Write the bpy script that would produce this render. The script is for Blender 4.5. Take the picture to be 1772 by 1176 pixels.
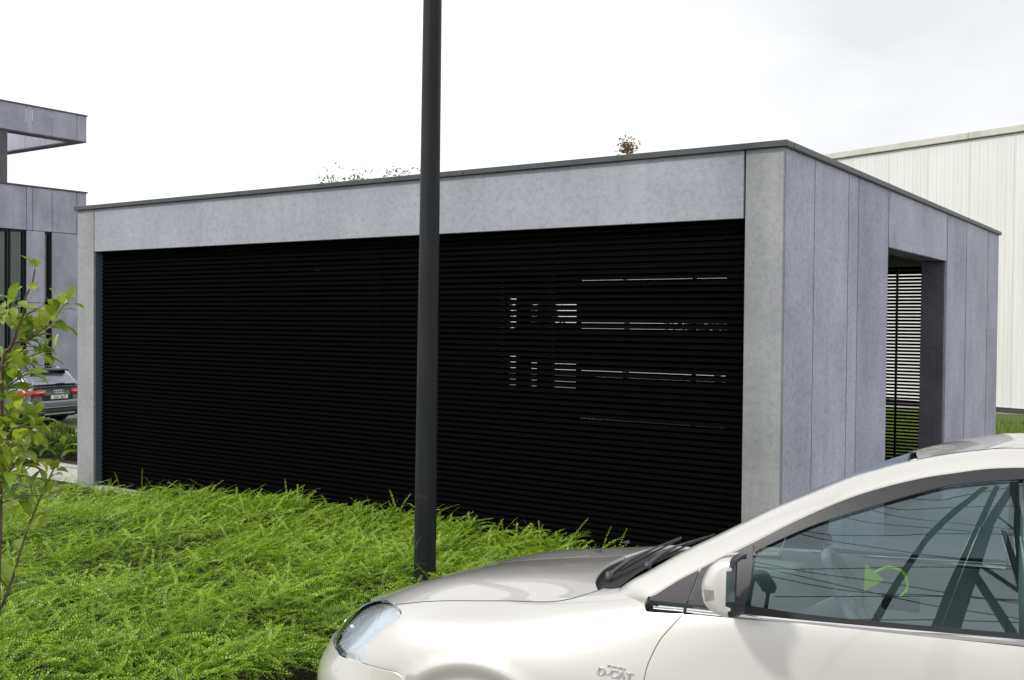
import bpy, bmesh, math, random
import numpy as np
from mathutils import Vector, Matrix
from mathutils.geometry import delaunay_2d_cdt

random.seed(7)
RNG = np.random.default_rng(11)
R = math.radians
scene = bpy.context.scene
for o in list(bpy.data.objects):
    bpy.data.objects.remove(o, do_unlink=True)
COL = scene.collection

# ------------------------------------------------------------------ camera
cam_data = bpy.data.cameras.new("camera")
cam = bpy.data.objects.new("camera", cam_data)
COL.objects.link(cam)
cam_data.lens = 36.405
cam_data.sensor_width = 36.0
cam_data.clip_start = 0.05
cam_data.clip_end = 2000
yaw, pitch, roll = R(34.4433), R(-1.0316), R(0.5062)
fwd = Vector((-math.sin(yaw)*math.cos(pitch), math.cos(yaw)*math.cos(pitch), math.sin(pitch)))
rgt = fwd.cross(Vector((0, 0, 1))).normalized()
upv = rgt.cross(fwd)
r2 = rgt*math.cos(roll)+upv*math.sin(roll)
u2 = -rgt*math.sin(roll)+upv*math.cos(roll)
CAM = Vector((2.3623, -6.5501, 1.84))
cam.matrix_world = Matrix(((r2.x, u2.x, -fwd.x, CAM.x), (r2.y, u2.y, -fwd.y, CAM.y), (r2.z, u2.z, -fwd.z, CAM.z), (0, 0, 0, 1)))
scene.camera = cam

# ------------------------------------------------------------------ world and sun
SUN_AZ = (-0.46, -0.78)          # horizontal direction towards the sun
SUN_EL = R(45)
world = bpy.data.worlds.new("World")
scene.world = world
world.use_nodes = True
nt = world.node_tree
for n in list(nt.nodes):
    nt.nodes.remove(n)
N = nt.nodes.new
wout = N("ShaderNodeOutputWorld")
bg = N("ShaderNodeBackground")
bg.inputs["Strength"].default_value = 0.1
sky = N("ShaderNodeTexSky")
sky.sky_type = 'NISHITA'
sky.sun_disc = False
sky.sun_elevation = SUN_EL
sky.sun_rotation = math.atan2(SUN_AZ[0], SUN_AZ[1])
tc = N("ShaderNodeTexCoord")
mp = N("ShaderNodeMapping")
mp.inputs["Location"].default_value = (3.1, 0.6, 1.7)
mp.inputs["Scale"].default_value = (1.0, 1.0, 2.2)
ns = N("ShaderNodeTexNoise")
ns.inputs["Scale"].default_value = 1.5
ns.inputs["Detail"].default_value = 5
ns.inputs["Roughness"].default_value = 0.5
rmp = N("ShaderNodeValToRGB")
rmp.color_ramp.elements[0].position = 0.36
rmp.color_ramp.elements[0].color = (7.75, 7.85, 8.15, 1)
rmp.color_ramp.elements[1].position = 0.56
rmp.color_ramp.elements[1].color = (10.8, 10.9, 11.1, 1)
mix = N("ShaderNodeMix")
mix.data_type = 'RGBA'
mix.inputs["Factor"].default_value = 0.96
L = nt.links.new
L(tc.outputs["Generated"], mp.inputs["Vector"])
L(mp.outputs["Vector"], ns.inputs["Vector"])
L(ns.outputs["Fac"], rmp.inputs["Fac"])
L(sky.outputs["Color"], mix.inputs["A"])
L(rmp.outputs["Color"], mix.inputs["B"])
L(mix.outputs["Result"], bg.inputs["Color"])
L(bg.outputs["Background"], wout.inputs["Surface"])

sun_d = bpy.data.lights.new("sun", 'SUN')
sun_d.energy = 2.3
sun_d.angle = R(6)
sun_d.color = (1.0, 0.965, 0.92)
sun = bpy.data.objects.new("sun", sun_d)
COL.objects.link(sun)
az = Vector((SUN_AZ[0], SUN_AZ[1], 0)).normalized()
to_sun = az*math.cos(SUN_EL)+Vector((0, 0, math.sin(SUN_EL)))
sun.rotation_euler = (-to_sun).to_track_quat('-Z', 'Y').to_euler()

vs = scene.view_settings
scene.display_settings.display_device = 'sRGB'
vs.view_transform = 'Standard'
vs.look = 'None'
vs.exposure = 0.16
vs.gamma = 1.0
vs.use_curve_mapping = False
scene.cycles.max_bounces = 8
scene.cycles.transparent_max_bounces = 24

# ------------------------------------------------------------------ materials
def mat(name, base=(.5, .5, .5), rough=.6, metal=0.0, spec=.5, coat=0.0, emit=None):
    m = bpy.data.materials.new(name)
    m.use_nodes = True
    b = m.node_tree.nodes["Principled BSDF"]
    b.inputs["Base Color"].default_value = (*base, 1)
    b.inputs["Roughness"].default_value = rough
    b.inputs["Metallic"].default_value = metal
    b.inputs["Specular IOR Level"].default_value = spec
    b.inputs["Coat Weight"].default_value = coat
    b.inputs["Coat Roughness"].default_value = 0.03
    return m

class G:
    """small node-graph helper on one material"""
    def __init__(s, m):
        s.m = m; s.t = m.node_tree; s.b = s.t.nodes["Principled BSDF"]
    def n(s, kind, **kw):
        x = s.t.nodes.new(kind)
        for k, v in kw.items():
            if k in x.inputs: x.inputs[k].default_value = v
            else: setattr(x, k, v)
        return x
    def l(s, a, b): s.t.links.new(a, b)
    def coords(s, scale=(1, 1, 1), kind="Object"):
        c = s.n("ShaderNodeTexCoord"); p = s.n("ShaderNodeMapping")
        p.inputs["Scale"].default_value = scale
        s.l(c.outputs[kind], p.inputs["Vector"]); return p.outputs["Vector"]
    def noise(s, vec, scale, detail=4, rough=.55):
        x = s.n("ShaderNodeTexNoise", Scale=scale, Detail=detail, Roughness=rough); s.l(vec, x.inputs["Vector"]); return x.outputs["Fac"]
    def ramp(s, fac, stops):
        r = s.n("ShaderNodeValToRGB"); e = r.color_ramp.elements
        while len(e) < len(stops): e.new(.5)
        for k, (p, c) in enumerate(stops):
            e[k].position = p; e[k].color = (*c, 1) if len(c) == 3 else c
        s.l(fac, r.inputs["Fac"]); return r.outputs["Color"]
    def mixc(s, fac, a, b, mode='MIX'):
        x = s.n("ShaderNodeMix"); x.data_type = 'RGBA'; x.blend_type = mode
        for i, v in (("Factor", fac), ("A", a), ("B", b)):
            if isinstance(v, (int, float)): x.inputs[i].default_value = v
            elif isinstance(v, tuple): x.inputs[i].default_value = (*v, 1)
            else: s.l(v, x.inputs[i])
        return x.outputs["Result"]
    def bump(s, h, strength=.2, dist=.01):
        x = s.n("ShaderNodeBump", Strength=strength, Distance=dist); s.l(h, x.inputs["Height"]); s.l(x.outputs["Normal"], s.b.inputs["Normal"])
    def col(s, c): s.l(c, s.b.inputs["Base Color"])
    def objrand(s):
        return s.n("ShaderNodeObjectInfo").outputs["Random"]

def concrete_mat(name, c, var=.12, streak=.5, speck=.75):
    m = mat(name, c, .82, spec=.25); g = G(m)
    v = g.coords()
    big = g.noise(v, 1.4, 5, .6)
    vs_ = g.coords((5, 5, .45))
    st = g.noise(vs_, 1.6, 4, .6)
    fine = g.noise(v, 55, 3, .7)
    lo = tuple(x*(1-var*1.5) for x in c); hi = tuple(min(1, x*(1+var)) for x in c)
    col = g.ramp(big, [(.30, lo), (.70, hi)])
    sc = g.ramp(st, [(.3, (.84, .83, .84)), (.55, (1, 1, 1)), (.8, (1.0, .985, .96))])
    col = g.mixc(streak, col, sc, 'MULTIPLY')
    sp = g.ramp(fine, [(.30, (.80, .80, .82)), (.46, (1, 1, 1)), (.72, (1.04, 1.04, 1.03))])
    col = g.mixc(speck, col, sp, 'MULTIPLY')
    mott = g.noise(v, 21, 4, .7)
    col = g.mixc(speck, col, g.ramp(mott, [(.33, (.80, .80, .82)), (.52, (1.0, 1.0, 1.0)), (.7, (1.07, 1.07, 1.06))]), 'MULTIPLY')
    # pores
    vo = g.n("ShaderNodeTexVoronoi", Scale=19.0); g.l(v, vo.inputs["Vector"])
    po = g.ramp(vo.outputs["Distance"], [(.06, (.45, .45, .47)), (.13, (1, 1, 1))])
    mk = g.noise(v, 3.3, 2)
    mkr = g.ramp(mk, [(.5, (0, 0, 0)), (.62, (1, 1, 1))])
    col = g.mixc(mkr, col, g.mixc(1.0, col, po, 'MULTIPLY'))
    rr = g.ramp(g.objrand(), [(0, (.90, .905, .93)), (1, (1.06, 1.055, 1.04))])
    col = g.mixc(1.0, col, rr, 'MULTIPLY')
    g.col(col); g.bump(fine, .25, .004)
    return m

M = {}
M['concrete_front'] = concrete_mat('concrete_front', (.385, .405, .44), .10, .45)
M['concrete_pier'] = concrete_mat('concrete_pier', (.335, .34, .35), .12, .5)
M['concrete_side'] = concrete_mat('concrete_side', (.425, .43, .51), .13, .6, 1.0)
M['concrete_far'] = concrete_mat('concrete_far', (.385, .385, .455), .14, .6)
M['concrete_kerb'] = concrete_mat('concrete_kerb', (.42, .41, .38))
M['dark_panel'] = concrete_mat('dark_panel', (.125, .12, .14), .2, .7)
M['core'] = mat('core', (.02, .02, .022), .8)
M['cap'] = mat('cap', (.075, .085, .085), .45, .3)
g = G(M['cap']); g.col(g.ramp(g.noise(g.coords((3, 3, 30)), 2.0, 4), [(.3, (.05, .057, .06)), (.7, (.08, .09, .09))]))
M['slat'] = mat('slat', (.0022, .0022, .0025), .5, .0, spec=.006)
M['black_steel'] = mat('black_steel', (.012, .012, .014), .5)
M['ceiling'] = mat('ceiling', (.07, .065, .055), .8)
M['floor_in'] = mat('floor_in', (.03, .03, .03), .8)
M['lamp_paint'] = mat('lamp_paint', (.022, .023, .027), .5, .0, spec=.25)
g = G(M['lamp_paint']); v = g.coords((1, 1, .35))
g.col(g.ramp(g.noise(v, 6, 5), [(.3, (.009, .010, .012)), (.75, (.019, .020, .024))]))
M['metal_grey'] = mat('metal_grey', (.35, .36, .37), .4, .8)
M['glass_dark'] = mat('glass_dark', (.02, .022, .025), .04, 0, spec=.8)

def cladding():
    m = mat('white_cladding', (.72, .715, .68), .55, spec=.3); g = G(m)
    v = g.coords((4, 4, .25)); st = g.noise(v, 2.0, 5, .6)
    v2 = g.coords((9, 9, .5)); s2 = g.noise(v2, 3.0, 4, .6)
    c = g.ramp(st, [(.3, (.655, .655, .635)), (.6, (.715, .715, .70))])
    c = g.mixc(1.0, c, g.ramp(s2, [(.20, (.89, .895, .87)), (.34, (1, 1, 1))]), 'MULTIPLY')
    g.col(g.mixc(1.0, c, g.ramp(g.objrand(), [(0, (.96, .96, .95)), (1, (1.02, 1.02, 1.02))]), 'MULTIPLY'))
    return m
M['cladding'] = cladding()
M['cladding_cap'] = mat('cladding_cap', (.52, .51, .42), .8)
g = G(M['cladding_cap']); g.col(g.ramp(g.noise(g.coords(), 3, 5), [(.3, (.44, .44, .39)), (.7, (.60, .59, .53))]))
M['plinth'] = mat('plinth', (.05, .048, .045), .8)

def ground_mat(name, c, var, scale, bump=.3):
    m = mat(name, c, .88, spec=.25); g = G(m); v = g.coords()
    a = g.noise(v, scale, 6, .65); b = g.noise(v, scale*.06, 4)
    c1 = g.ramp(a, [(.3, tuple(x*(1-var) for x in c)), (.7, tuple(x*(1+var) for x in c))])
    g.col(g.mixc(.6, c1, g.ramp(b, [(.3, (.8, .8, .8)), (.7, (1.08, 1.07, 1.05))]), 'MULTIPLY')); g.bump(a, bump, .01)
    return m
M['asphalt'] = ground_mat('asphalt', (.29, .29, .295), .16, 30)
M['parking'] = ground_mat('parking', (.30, .295, .28), .14, 18)
M['path'] = ground_mat('path', (.42, .41, .38), .12, 14)
M['soil'] = ground_mat('soil', (.035, .028, .02), .4, 25, .8)
M['dirt_strip'] = ground_mat('dirt_strip', (.25, .21, .17), .25, 20, .6)
M['lawn'] = ground_mat('lawn', (.07, .11, .02), .3, 14, .6)

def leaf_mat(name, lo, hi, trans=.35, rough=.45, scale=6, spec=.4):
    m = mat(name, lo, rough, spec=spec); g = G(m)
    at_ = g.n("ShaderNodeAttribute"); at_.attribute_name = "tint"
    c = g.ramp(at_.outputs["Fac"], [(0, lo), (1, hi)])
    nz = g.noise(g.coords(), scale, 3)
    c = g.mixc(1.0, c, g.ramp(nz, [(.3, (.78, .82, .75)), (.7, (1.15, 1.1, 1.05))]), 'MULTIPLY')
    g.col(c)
    tr = g.n("ShaderNodeBsdfTranslucent"); g.l(g.mixc(1.0, c, (1.25, 1.3, .7), 'MULTIPLY'), tr.inputs["Color"])
    mx = g.n("ShaderNodeMixShader"); mx.inputs["Fac"].default_value = trans
    g.l(g.b.outputs["BSDF"], mx.inputs[1]); g.l(tr.outputs["BSDF"], mx.inputs[2])
    g.l(mx.outputs["Shader"], g.t.nodes["Material Output"].inputs["Surface"])
    return m
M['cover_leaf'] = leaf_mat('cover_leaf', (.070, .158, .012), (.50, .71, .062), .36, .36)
M['cover_shade'] = leaf_mat('cover_shade', (.018, .038, .005), (.08, .15, .016), .2, .6)  # darker copy of the leaf, shade inside the planting put into its colour
M['sapling_leaf'] = leaf_mat('sapling_leaf', (.13, .24, .03), (.42, .48, .08), .38, .36)
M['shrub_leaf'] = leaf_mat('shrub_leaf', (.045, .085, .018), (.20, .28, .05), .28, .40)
M['tree_leaf'] = leaf_mat('tree_leaf', (.07, .12, .03), (.17, .22, .06), .35, .5)
M['dry_leaf'] = leaf_mat('dry_leaf', (.25, .17, .09), (.36, .26, .15), .3, .6)
M['grass_blade'] = leaf_mat('grass_blade', (.10, .16, .02), (.22, .29, .04), .35, .5)
M['bark'] = mat('bark', (.10, .065, .045), .8)
g = G(M['bark']); g.col(g.ramp(g.noise(g.coords((1, 1, .3)), 40, 4), [(.3, (.06, .04, .03)), (.7, (.17, .11, .08))]))
M['stem'] = mat('stem', (.13, .06, .04), .6)

# car
def paint(name, base, metal, rough, coat=1.0):
    m = mat(name, base, rough, metal, coat=coat); g = G(m)
    d = g.noise(g.coords(), 5, 5, .65)
    rr = g.n("ShaderNodeMapRange"); rr.inputs["To Min"].default_value = rough*.85; rr.inputs["To Max"].default_value = rough*1.25
    g.l(d, rr.inputs["Value"]); g.l(rr.outputs["Result"], g.b.inputs["Roughness"])
    return m
M['paint'] = paint('silver_paint', (.635, .62, .58), .56, .36)
M['paint_dark'] = paint('grey_paint', (.20, .215, .25), .6, .36)
M['trim_black'] = mat('trim_black', (.018, .018, .020), .38)
M['plastic_grey'] = mat('plastic_grey', (.06, .056, .062), .45)
M['rubber'] = mat('rubber', (.012, .012, .013), .7)
M['chrome'] = mat('chrome', (.85, .85, .86), .08, 1.0)
M['reflector'] = mat('reflector', (.80, .81, .84), .12, 1.0)
M['inner_black'] = mat('inner_black', (.008, .008, .008), .8)
M['cloth'] = mat('cloth', (.24, .25, .25), .9)
M['dash'] = mat('dash', (.45, .47, .46), .7)
M['lime'] = mat('lime', (.55, .95, .02), .5)
M['red_lens'] = mat('red_lens', (.55, .012, .01), .12, coat=1.0)
M['white_plate'] = mat('white_plate', (.78, .78, .76), .4)
M['amber'] = mat('amber', (.9, .35, .05), .2)
M['indicator'] = mat('indicator', (.42, .40, .39), .08, .5, coat=1.0)
M['alloy'] = mat('alloy', (.45, .45, .46), .3, .9)

def glass(name, tint, ior=1.5, boost=1.6):
    m = bpy.data.materials.new(name); m.use_nodes = True
    t = m.node_tree
    for n in list(t.nodes): t.nodes.remove(n)
    o = t.nodes.new("ShaderNodeOutputMaterial"); mx = t.nodes.new("ShaderNodeMixShader")
    tr = t.nodes.new("ShaderNodeBsdfTransparent"); tr.inputs["Color"].default_value = (*tint, 1)
    gl = t.nodes.new("ShaderNodeBsdfGlossy"); gl.inputs["Roughness"].default_value = 0.0; gl.inputs["Color"].default_value = (.84, .96, 1, 1)
    fr = t.nodes.new("ShaderNodeFresnel"); fr.inputs["IOR"].default_value = ior
    ml = t.nodes.new("ShaderNodeMath"); ml.operation = 'MULTIPLY'; ml.inputs[1].default_value = boost; ml.use_clamp = True
    t.links.new(fr.outputs["Fac"], ml.inputs[0]); t.links.new(ml.outputs["Value"], mx.inputs["Fac"])
    t.links.new(tr.outputs["BSDF"], mx.inputs[1]); t.links.new(gl.outputs["BSDF"], mx.inputs[2])
    t.links.new(mx.outputs["Shader"], o.inputs["Surface"])
    return m
M['car_glass'] = glass('car_glass', (.50, .63, .62), 1.5, 3.1)
M['lens'] = glass('lens', (.95, .96, .97), 1.45, 1.1)
M['rear_glass'] = glass('rear_glass', (.10, .12, .13), 1.6, 4.5)
M['window_glass'] = glass('window_glass', (.10, .12, .13), 1.6, 2.2)

# ------------------------------------------------------------------ mesh helpers
def link(o, parent=None):
    COL.objects.link(o)
    if parent is not None: o.parent = parent
    return o

def mk(name, verts, faces, m, parent=None, smooth=False, normals=None, tint=None):
    me = bpy.data.meshes.new(name)
    me.from_pydata([tuple(map(float, v)) for v in verts], [], [tuple(map(int, f)) for f in faces])
    if m is not None: me.materials.append(m)
    if smooth: me.polygons.foreach_set("use_smooth", [True]*len(me.polygons))
    if tint is not None:
        a = me.attributes.new("tint", 'FLOAT', 'POINT'); a.data.foreach_set("value", np.asarray(tint, np.float32))
    me.update()
    if normals is not None:
        me.normals_split_custom_set_from_vertices([tuple(map(float, n)) for n in normals])
    return link(bpy.data.objects.new(name, me), parent)

def mk_np(name, verts, quads, m, parent=None, tint=None, smooth=False):
    """fast path for big quad meshes (numpy)"""
    me = bpy.data.meshes.new(name)
    nv, nf = len(verts), len(quads); k = quads.shape[1]
    me.vertices.add(nv); me.vertices.foreach_set("co", np.asarray(verts, np.float32).ravel())
    me.loops.add(nf*k); me.loops.foreach_set("vertex_index", quads.astype(np.int32).ravel())
    me.polygons.add(nf); me.polygons.foreach_set("loop_start", np.arange(0, nf*k, k, dtype=np.int32))
    me.polygons.foreach_set("loop_total", np.full(nf, k, np.int32))
    if smooth: me.polygons.foreach_set("use_smooth", np.ones(nf, bool))
    me.materials.append(m)
    if tint is not None:
        a = me.attributes.new("tint", 'FLOAT', 'POINT'); a.data.foreach_set("value", np.asarray(tint, np.float32))
    me.update(calc_edges=True); me.validate()
    return link(bpy.data.objects.new(name, me), parent)

def tag(o, label=None, cat=None, group=None, kind=None):
    if label: o["label"] = label
    if cat: o["category"] = cat
    if group: o["group"] = group
    if kind: o["kind"] = kind
    return o

def empty(name, loc, label, cat, group=None, rz=0.0):
    o = bpy.data.objects.new(name, None); o.location = loc; o.rotation_euler = (0, 0, rz)
    o.empty_display_size = .2
    return tag(link(o), label, cat, group)

def bm_obj(name, bm, m, parent=None, smooth=False):
    me = bpy.data.meshes.new(name); bm.normal_update(); bm.to_mesh(me); bm.free(); me.materials.append(m)
    if smooth: me.polygons.foreach_set("use_smooth", [True]*len(me.polygons))
    return link(bpy.data.objects.new(name, me), parent)

def bm_box(bm, x0, x1, y0, y1, z0, z1, ch=0.0):
    r = bmesh.ops.create_cube(bm, size=1.0)
    for v in r['verts']:
        v.co = Vector((x0 if v.co.x < 0 else x1, y0 if v.co.y < 0 else y1, z0 if v.co.z < 0 else z1))
    if ch > 0:
        es = list({e for v in r['verts'] for e in v.link_edges})
        bmesh.ops.bevel(bm, geom=es, offset=ch, segments=1, affect='EDGES', profile=.5)

def box(name, x0, x1, y0, y1, z0, z1, m, parent=None, ch=.004):
    bm = bmesh.new(); bm_box(bm, min(x0, x1), max(x0, x1), min(y0, y1), max(y0, y1), min(z0, z1), max(z0, z1), ch)
    return bm_obj(name, bm, m, parent)

def tube_geo(pts, rad, seg=8, cap=True):
    """verts/faces of a tube along points; rad may be a list"""
    pts = [Vector(p) for p in pts]; n = len(pts); V = []; F = []
    rad = rad if hasattr(rad, '__len__') else [rad]*n
    t0 = (pts[1]-pts[0]).normalized(); ref = Vector((0, 0, 1)) if abs(t0.z) < .9 else Vector((1, 0, 0))
    a = t0.cross(ref).normalized()
    for i, p in enumerate(pts):
        t = (pts[min(i+1, n-1)]-pts[max(i-1, 0)]).normalized()
        a = (a-t*a.dot(t)).normalized(); b = t.cross(a)
        for k in range(seg):
            th = 2*math.pi*k/seg; V.append(p+(a*math.cos(th)+b*math.sin(th))*rad[i])
    for i in range(n-1):
        for k in range(seg):
            k2 = (k+1) % seg; F.append((i*seg+k, i*seg+k2, (i+1)*seg+k2, (i+1)*seg+k))
    if cap: F.append(tuple(range(seg-1, -1, -1))); F.append(tuple((n-1)*seg+k for k in range(seg)))
    return V, F

def tube(name, pts, rad, m, parent=None, seg=8, smooth=True):
    V, F = tube_geo(pts, rad, seg); return mk(name, V, F, m, parent, smooth)

def catmull(P, per=6):
    P = np.asarray(P, float)
    if len(P) < 3: 
        return np.array([P[0]+(P[-1]-P[0])*k/per for k in range(per+1)])
    Q = np.vstack([2*P[0]-P[1], P, 2*P[-1]-P[-2]]); out = []
    for i in range(1, len(Q)-2):
        p0, p1, p2, p3 = Q[i-1], Q[i], Q[i+1], Q[i+2]
        for k in range(per):
            t = k/per
            out.append(.5*((2*p1)+(p2-p0)*t+(2*p0-5*p1+4*p2-p3)*t*t+(3*p1-p0-3*p2+p3)*t**3))
    out.append(Q[-2]); return np.array(out)

def resample(P, n):
    P = np.asarray(P, float); d = np.r_[0, np.cumsum(np.linalg.norm(np.diff(P, axis=0), axis=1))]
    x = np.linspace(0, d[-1], n); return np.stack([np.interp(x, d, P[:, k]) for k in range(P.shape[1])], 1)

def grid_faces(n, m, closed=False):
    F = []
    for i in range(n-1):
        for j in range(m-1 if not closed else m):
            j2 = (j+1) % m; F.append((i*m+j, i*m+j2, (i+1)*m+j2, (i+1)*m+j))
    return F

# ------------------------------------------------------------------ measured shapes of the near car and the sapling
CAR_YAW = R(10)
CAR_ROLL = R(-5.2)
# body rows: nominal stations; each row 8 control points (u,v,z): sill, lower, widest, upper, shoulder, bonnet line, crease, centre
ROWS=[
[(.06,0,.20),(.00,0,.38),(.00,0,.54),(.03,0,.625),(.055,0,.66),(.08,0,.685),(.10,0,.70),(.12,0,.712)],
[(.11,.36,.20),(.05,.38,.38),(.05,.38,.54),(.095,.375,.63),(.14,.37,.68),(.18,.36,.717),(.17,.24,.73),(.17,0,.733)],
[(.26,.64,.20),(.20,.64,.38),(.21,.64,.55),(.28,.62,.655),(.335,.60,.725),(.37,.56,.770),(.32,.36,.783),(.28,0,.780)],
[(.45,.79,.20),(.41,.795,.38),(.41,.79,.56),(.44,.77,.67),(.475,.735,.75),(.505,.67,.800),(.46,.42,.832),(.42,0,.825)],
[(.68,.85,.20),(.66,.86,.38),(.66,.862,.57),(.66,.848,.69),(.67,.805,.78),(.70,.69,.836),(.66,.44,.877),(.62,0,.873)],
[(.95,.86,.20),(.95,.875,.38),(.95,.878,.58),(.95,.863,.71),(.95,.815,.805),(.95,.70,.862),(.93,.44,.917),(.90,0,.918)],
[(1.3,.865,.20),(1.3,.88,.38),(1.3,.88,.60),(1.3,.868,.74),(1.3,.832,.85),(1.3,.74,.925),(1.30,.45,.972),(1.28,0,.978)],
[(1.7,.865,.20),(1.7,.88,.38),(1.7,.882,.61),(1.7,.872,.77),(1.7,.855,.90),(1.7,.815,.985),(1.7,.62,1.06),(1.68,0,1.08)],
[(2.6,.865,.20),(2.6,.88,.38),(2.6,.885,.62),(2.6,.878,.80),(2.6,.865,.93),(2.6,.825,1.03),(2.6,.64,1.10),(2.6,0,1.12)],
[(3.4,.865,.20),(3.4,.88,.38),(3.4,.883,.63),(3.4,.876,.82),(3.4,.86,.95),(3.4,.82,1.05),(3.4,.64,1.10),(3.4,0,1.12)],
[(4.05,.83,.22),(4.05,.85,.40),(4.05,.858,.64),(4.05,.848,.82),(4.05,.83,.95),(4.05,.77,1.04),(4.05,.6,1.065),(4.05,0,1.08)],
[(4.45,.66,.26),(4.48,.68,.42),(4.49,.69,.62),(4.46,.68,.80),(4.42,.67,.93),(4.36,.62,1.01),(4.33,.45,1.03),(4.32,0,1.04)],
[(4.60,0,.28),(4.63,0,.44),(4.63,0,.62),(4.60,0,.80),(4.56,0,.93),(4.50,0,1.0),(4.48,0,1.01),(4.46,0,1.02)],
]
NET=np.array(ROWS,float)
T_ROWS=np.array([0,1,1.75,2.5,3.1,3.7,4.5,5.4,7.4,9.2,10.6,11.8,13.2])
def spl(x,Y):
    """natural cubic spline second derivatives; x (n,), Y (n,...)"""
    n=len(x);h=np.diff(x);A=np.zeros((n,n));B=np.zeros_like(Y)
    A[0,0]=A[-1,-1]=1
    for i in range(1,n-1):
        A[i,i-1]=h[i-1];A[i,i]=2*(h[i-1]+h[i]);A[i,i+1]=h[i]
        B[i]=6*((Y[i+1]-Y[i])/h[i]-(Y[i]-Y[i-1])/h[i-1])
    return np.linalg.solve(A,B.reshape(n,-1)).reshape(Y.shape)
def basis(x):
    """matrix form: weights W(q) with value=W(q)@Y for natural spline (linear in Y)"""
    n=len(x);M=spl(x,np.eye(n))
    def w(qq):
        qq=np.atleast_1d(np.asarray(qq,float));i=np.clip(np.searchsorted(x,qq,'right')-1,0,n-2)
        h=x[i+1]-x[i];a=(x[i+1]-qq)/h;b=(qq-x[i])/h
        W=np.zeros((len(qq),n));r=np.arange(len(qq));W[r,i]+=a;W[r,i+1]+=b
        return W+((a**3-a)*h*h/6)[:,None]*M[i]+((b**3-b)*h*h/6)[:,None]*M[i+1]
    return w
LAMP_EDGE = [(1.842,5.365),(2.243,5.211),(2.52,4.973),(2.721,4.622),(2.822,4.343),(2.864,4.098),(2.811,3.868),(2.739,3.61),(2.679,3.329),(2.623,3.042),(2.6,2.756),(2.602,2.485),(2.594,2.39)]
BUMP_EDGE = [(2.865,2.345),(3.074,2.28),(3.25,2.21)]
HOOD_EDGE = [(2.52,4.973),(2.823,4.992),(3.288,5.034),(3.721,5.071),(4.083,4.973),(4.242,5.017),(4.349,5.142),(4.443,5.288)]
COWL = [(4.443,5.288),(4.468,5.366),(4.54,5.329),(4.677,5.365)]
PILBASE = [(4.677,5.365),(4.743,5.227),(4.825,5.1),(4.9,4.973)]
BELT = [(4.891,4.794),(4.916,4.554),(4.95,4.478),(5.193,4.41),(5.592,4.324),(5.98,4.296),(6.365,4.28),(7.237,4.285)]
CUT = [(5.194,4.42),(5.126,4.036),(5.051,3.677),(5.003,3.326),(4.973,3.042),(4.958,2.708)]
E2 = [(1.488,0.964),(1.538,0.997),(1.584,1.03),(1.638,1.063),(1.692,1.097),(1.759,1.137),(1.827,1.178),(1.939,1.245),(2.071,1.312),(2.202,1.361),(2.332,1.395),(2.529,1.425)]
E1 = [(1.384,0.692,0.98),(1.446,0.683,1.019),(1.519,0.673,1.068),(1.592,0.662,1.113),(1.656,0.653,1.149),(1.726,0.643,1.19),(1.822,0.629,1.245),(1.917,0.615,1.292),(2.056,0.595,1.359),(2.122,0.585,1.384),(2.177,0.577,1.404),(2.221,0.571,1.417),(2.326,0.571,1.444),(2.422,0.571,1.462),(2.531,0.571,1.473)]
GLASS_TOP = [(1.777,0.974),(1.799,1.052),(1.807,1.122),(1.82,1.135),(1.896,1.179),(1.986,1.225),(2.118,1.279),(2.247,1.328),(2.333,1.356),(2.458,1.379),(2.529,1.39)]
GLASS_BOT = [(1.782,0.973),(1.959,0.97),(2.135,0.974),(2.302,0.98),(2.528,0.988)]
CHROME_TOP = [(1.492,0.938),(1.599,0.943),(1.783,0.949),(1.96,0.955),(2.136,0.962),(2.303,0.968),(2.528,0.976)]
CHROME_BOT = [(1.493,0.927),(1.593,0.932),(1.783,0.937),(1.961,0.944),(2.136,0.95),(2.528,0.961)]
TRI = [(1.481,0.953),(1.492,0.942),(1.604,0.948),(1.62,0.996),(1.636,1.053)]
SAIL = [(1.608,0.948),(1.64,1.054),(1.69,1.09),(1.796,1.144),(1.799,1.052),(1.779,0.956)]
CAR_O = (-0.6778, -3.2241, -0.0392)
BRANCHES = [[(-2.195,-4.015,0.025),(-2.189,-4.013,0.526),(-2.177,-4.009,0.921),(-2.169,-4.008,1.288),(-2.159,-4.006,1.64),(-2.124,-3.993,1.698),(-2.103,-3.992,1.724),(-2.079,-3.987,1.776),(-2.045,-3.974,1.861),(-2.03,-3.975,1.926),(-1.996,-3.963,1.992),(-1.978,-3.962,2.053)],[(-2.164,-3.957,1.722),(-2.118,-3.921,1.733),(-2.078,-3.889,1.765),(-2.028,-3.849,1.818),(-2.002,-3.826,1.871),(-1.976,-3.802,1.911)],[(-2.203,-3.989,1.467),(-2.183,-3.99,1.503),(-2.128,-3.966,1.551),(-2.085,-3.951,1.591),(-2.048,-3.94,1.618)],[(-2.198,-4.008,0.471),(-2.185,-3.991,0.535),(-2.152,-3.958,0.668),(-2.125,-3.93,0.814),(-2.091,-3.897,0.948),(-2.047,-3.857,1.093),(-2.029,-3.837,1.15),(-2.018,-3.821,1.189),(-2.006,-3.805,1.249)],[(-2.198,-3.986,1.441),(-2.132,-3.926,1.322),(-2.106,-3.889,1.35),(-2.097,-3.863,1.397)],[(-2.2,-3.996,1.048),(-2.129,-4.009,1.109),(-2.066,-4.029,1.158),(-2.0,-4.045,1.201)],[(-2.211,-3.987,1.808),(-2.131,-4.002,1.861),(-2.058,-4.023,1.886),(-1.986,-4.043,1.911)],[(-2.209,-3.991,1.598),(-2.184,-3.923,1.637),(-2.136,-3.84,1.676),(-2.118,-3.779,1.689)],[(-2.2,-3.99,1.323),(-2.103,-3.97,1.354),(-2.013,-3.955,1.346)]]
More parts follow.
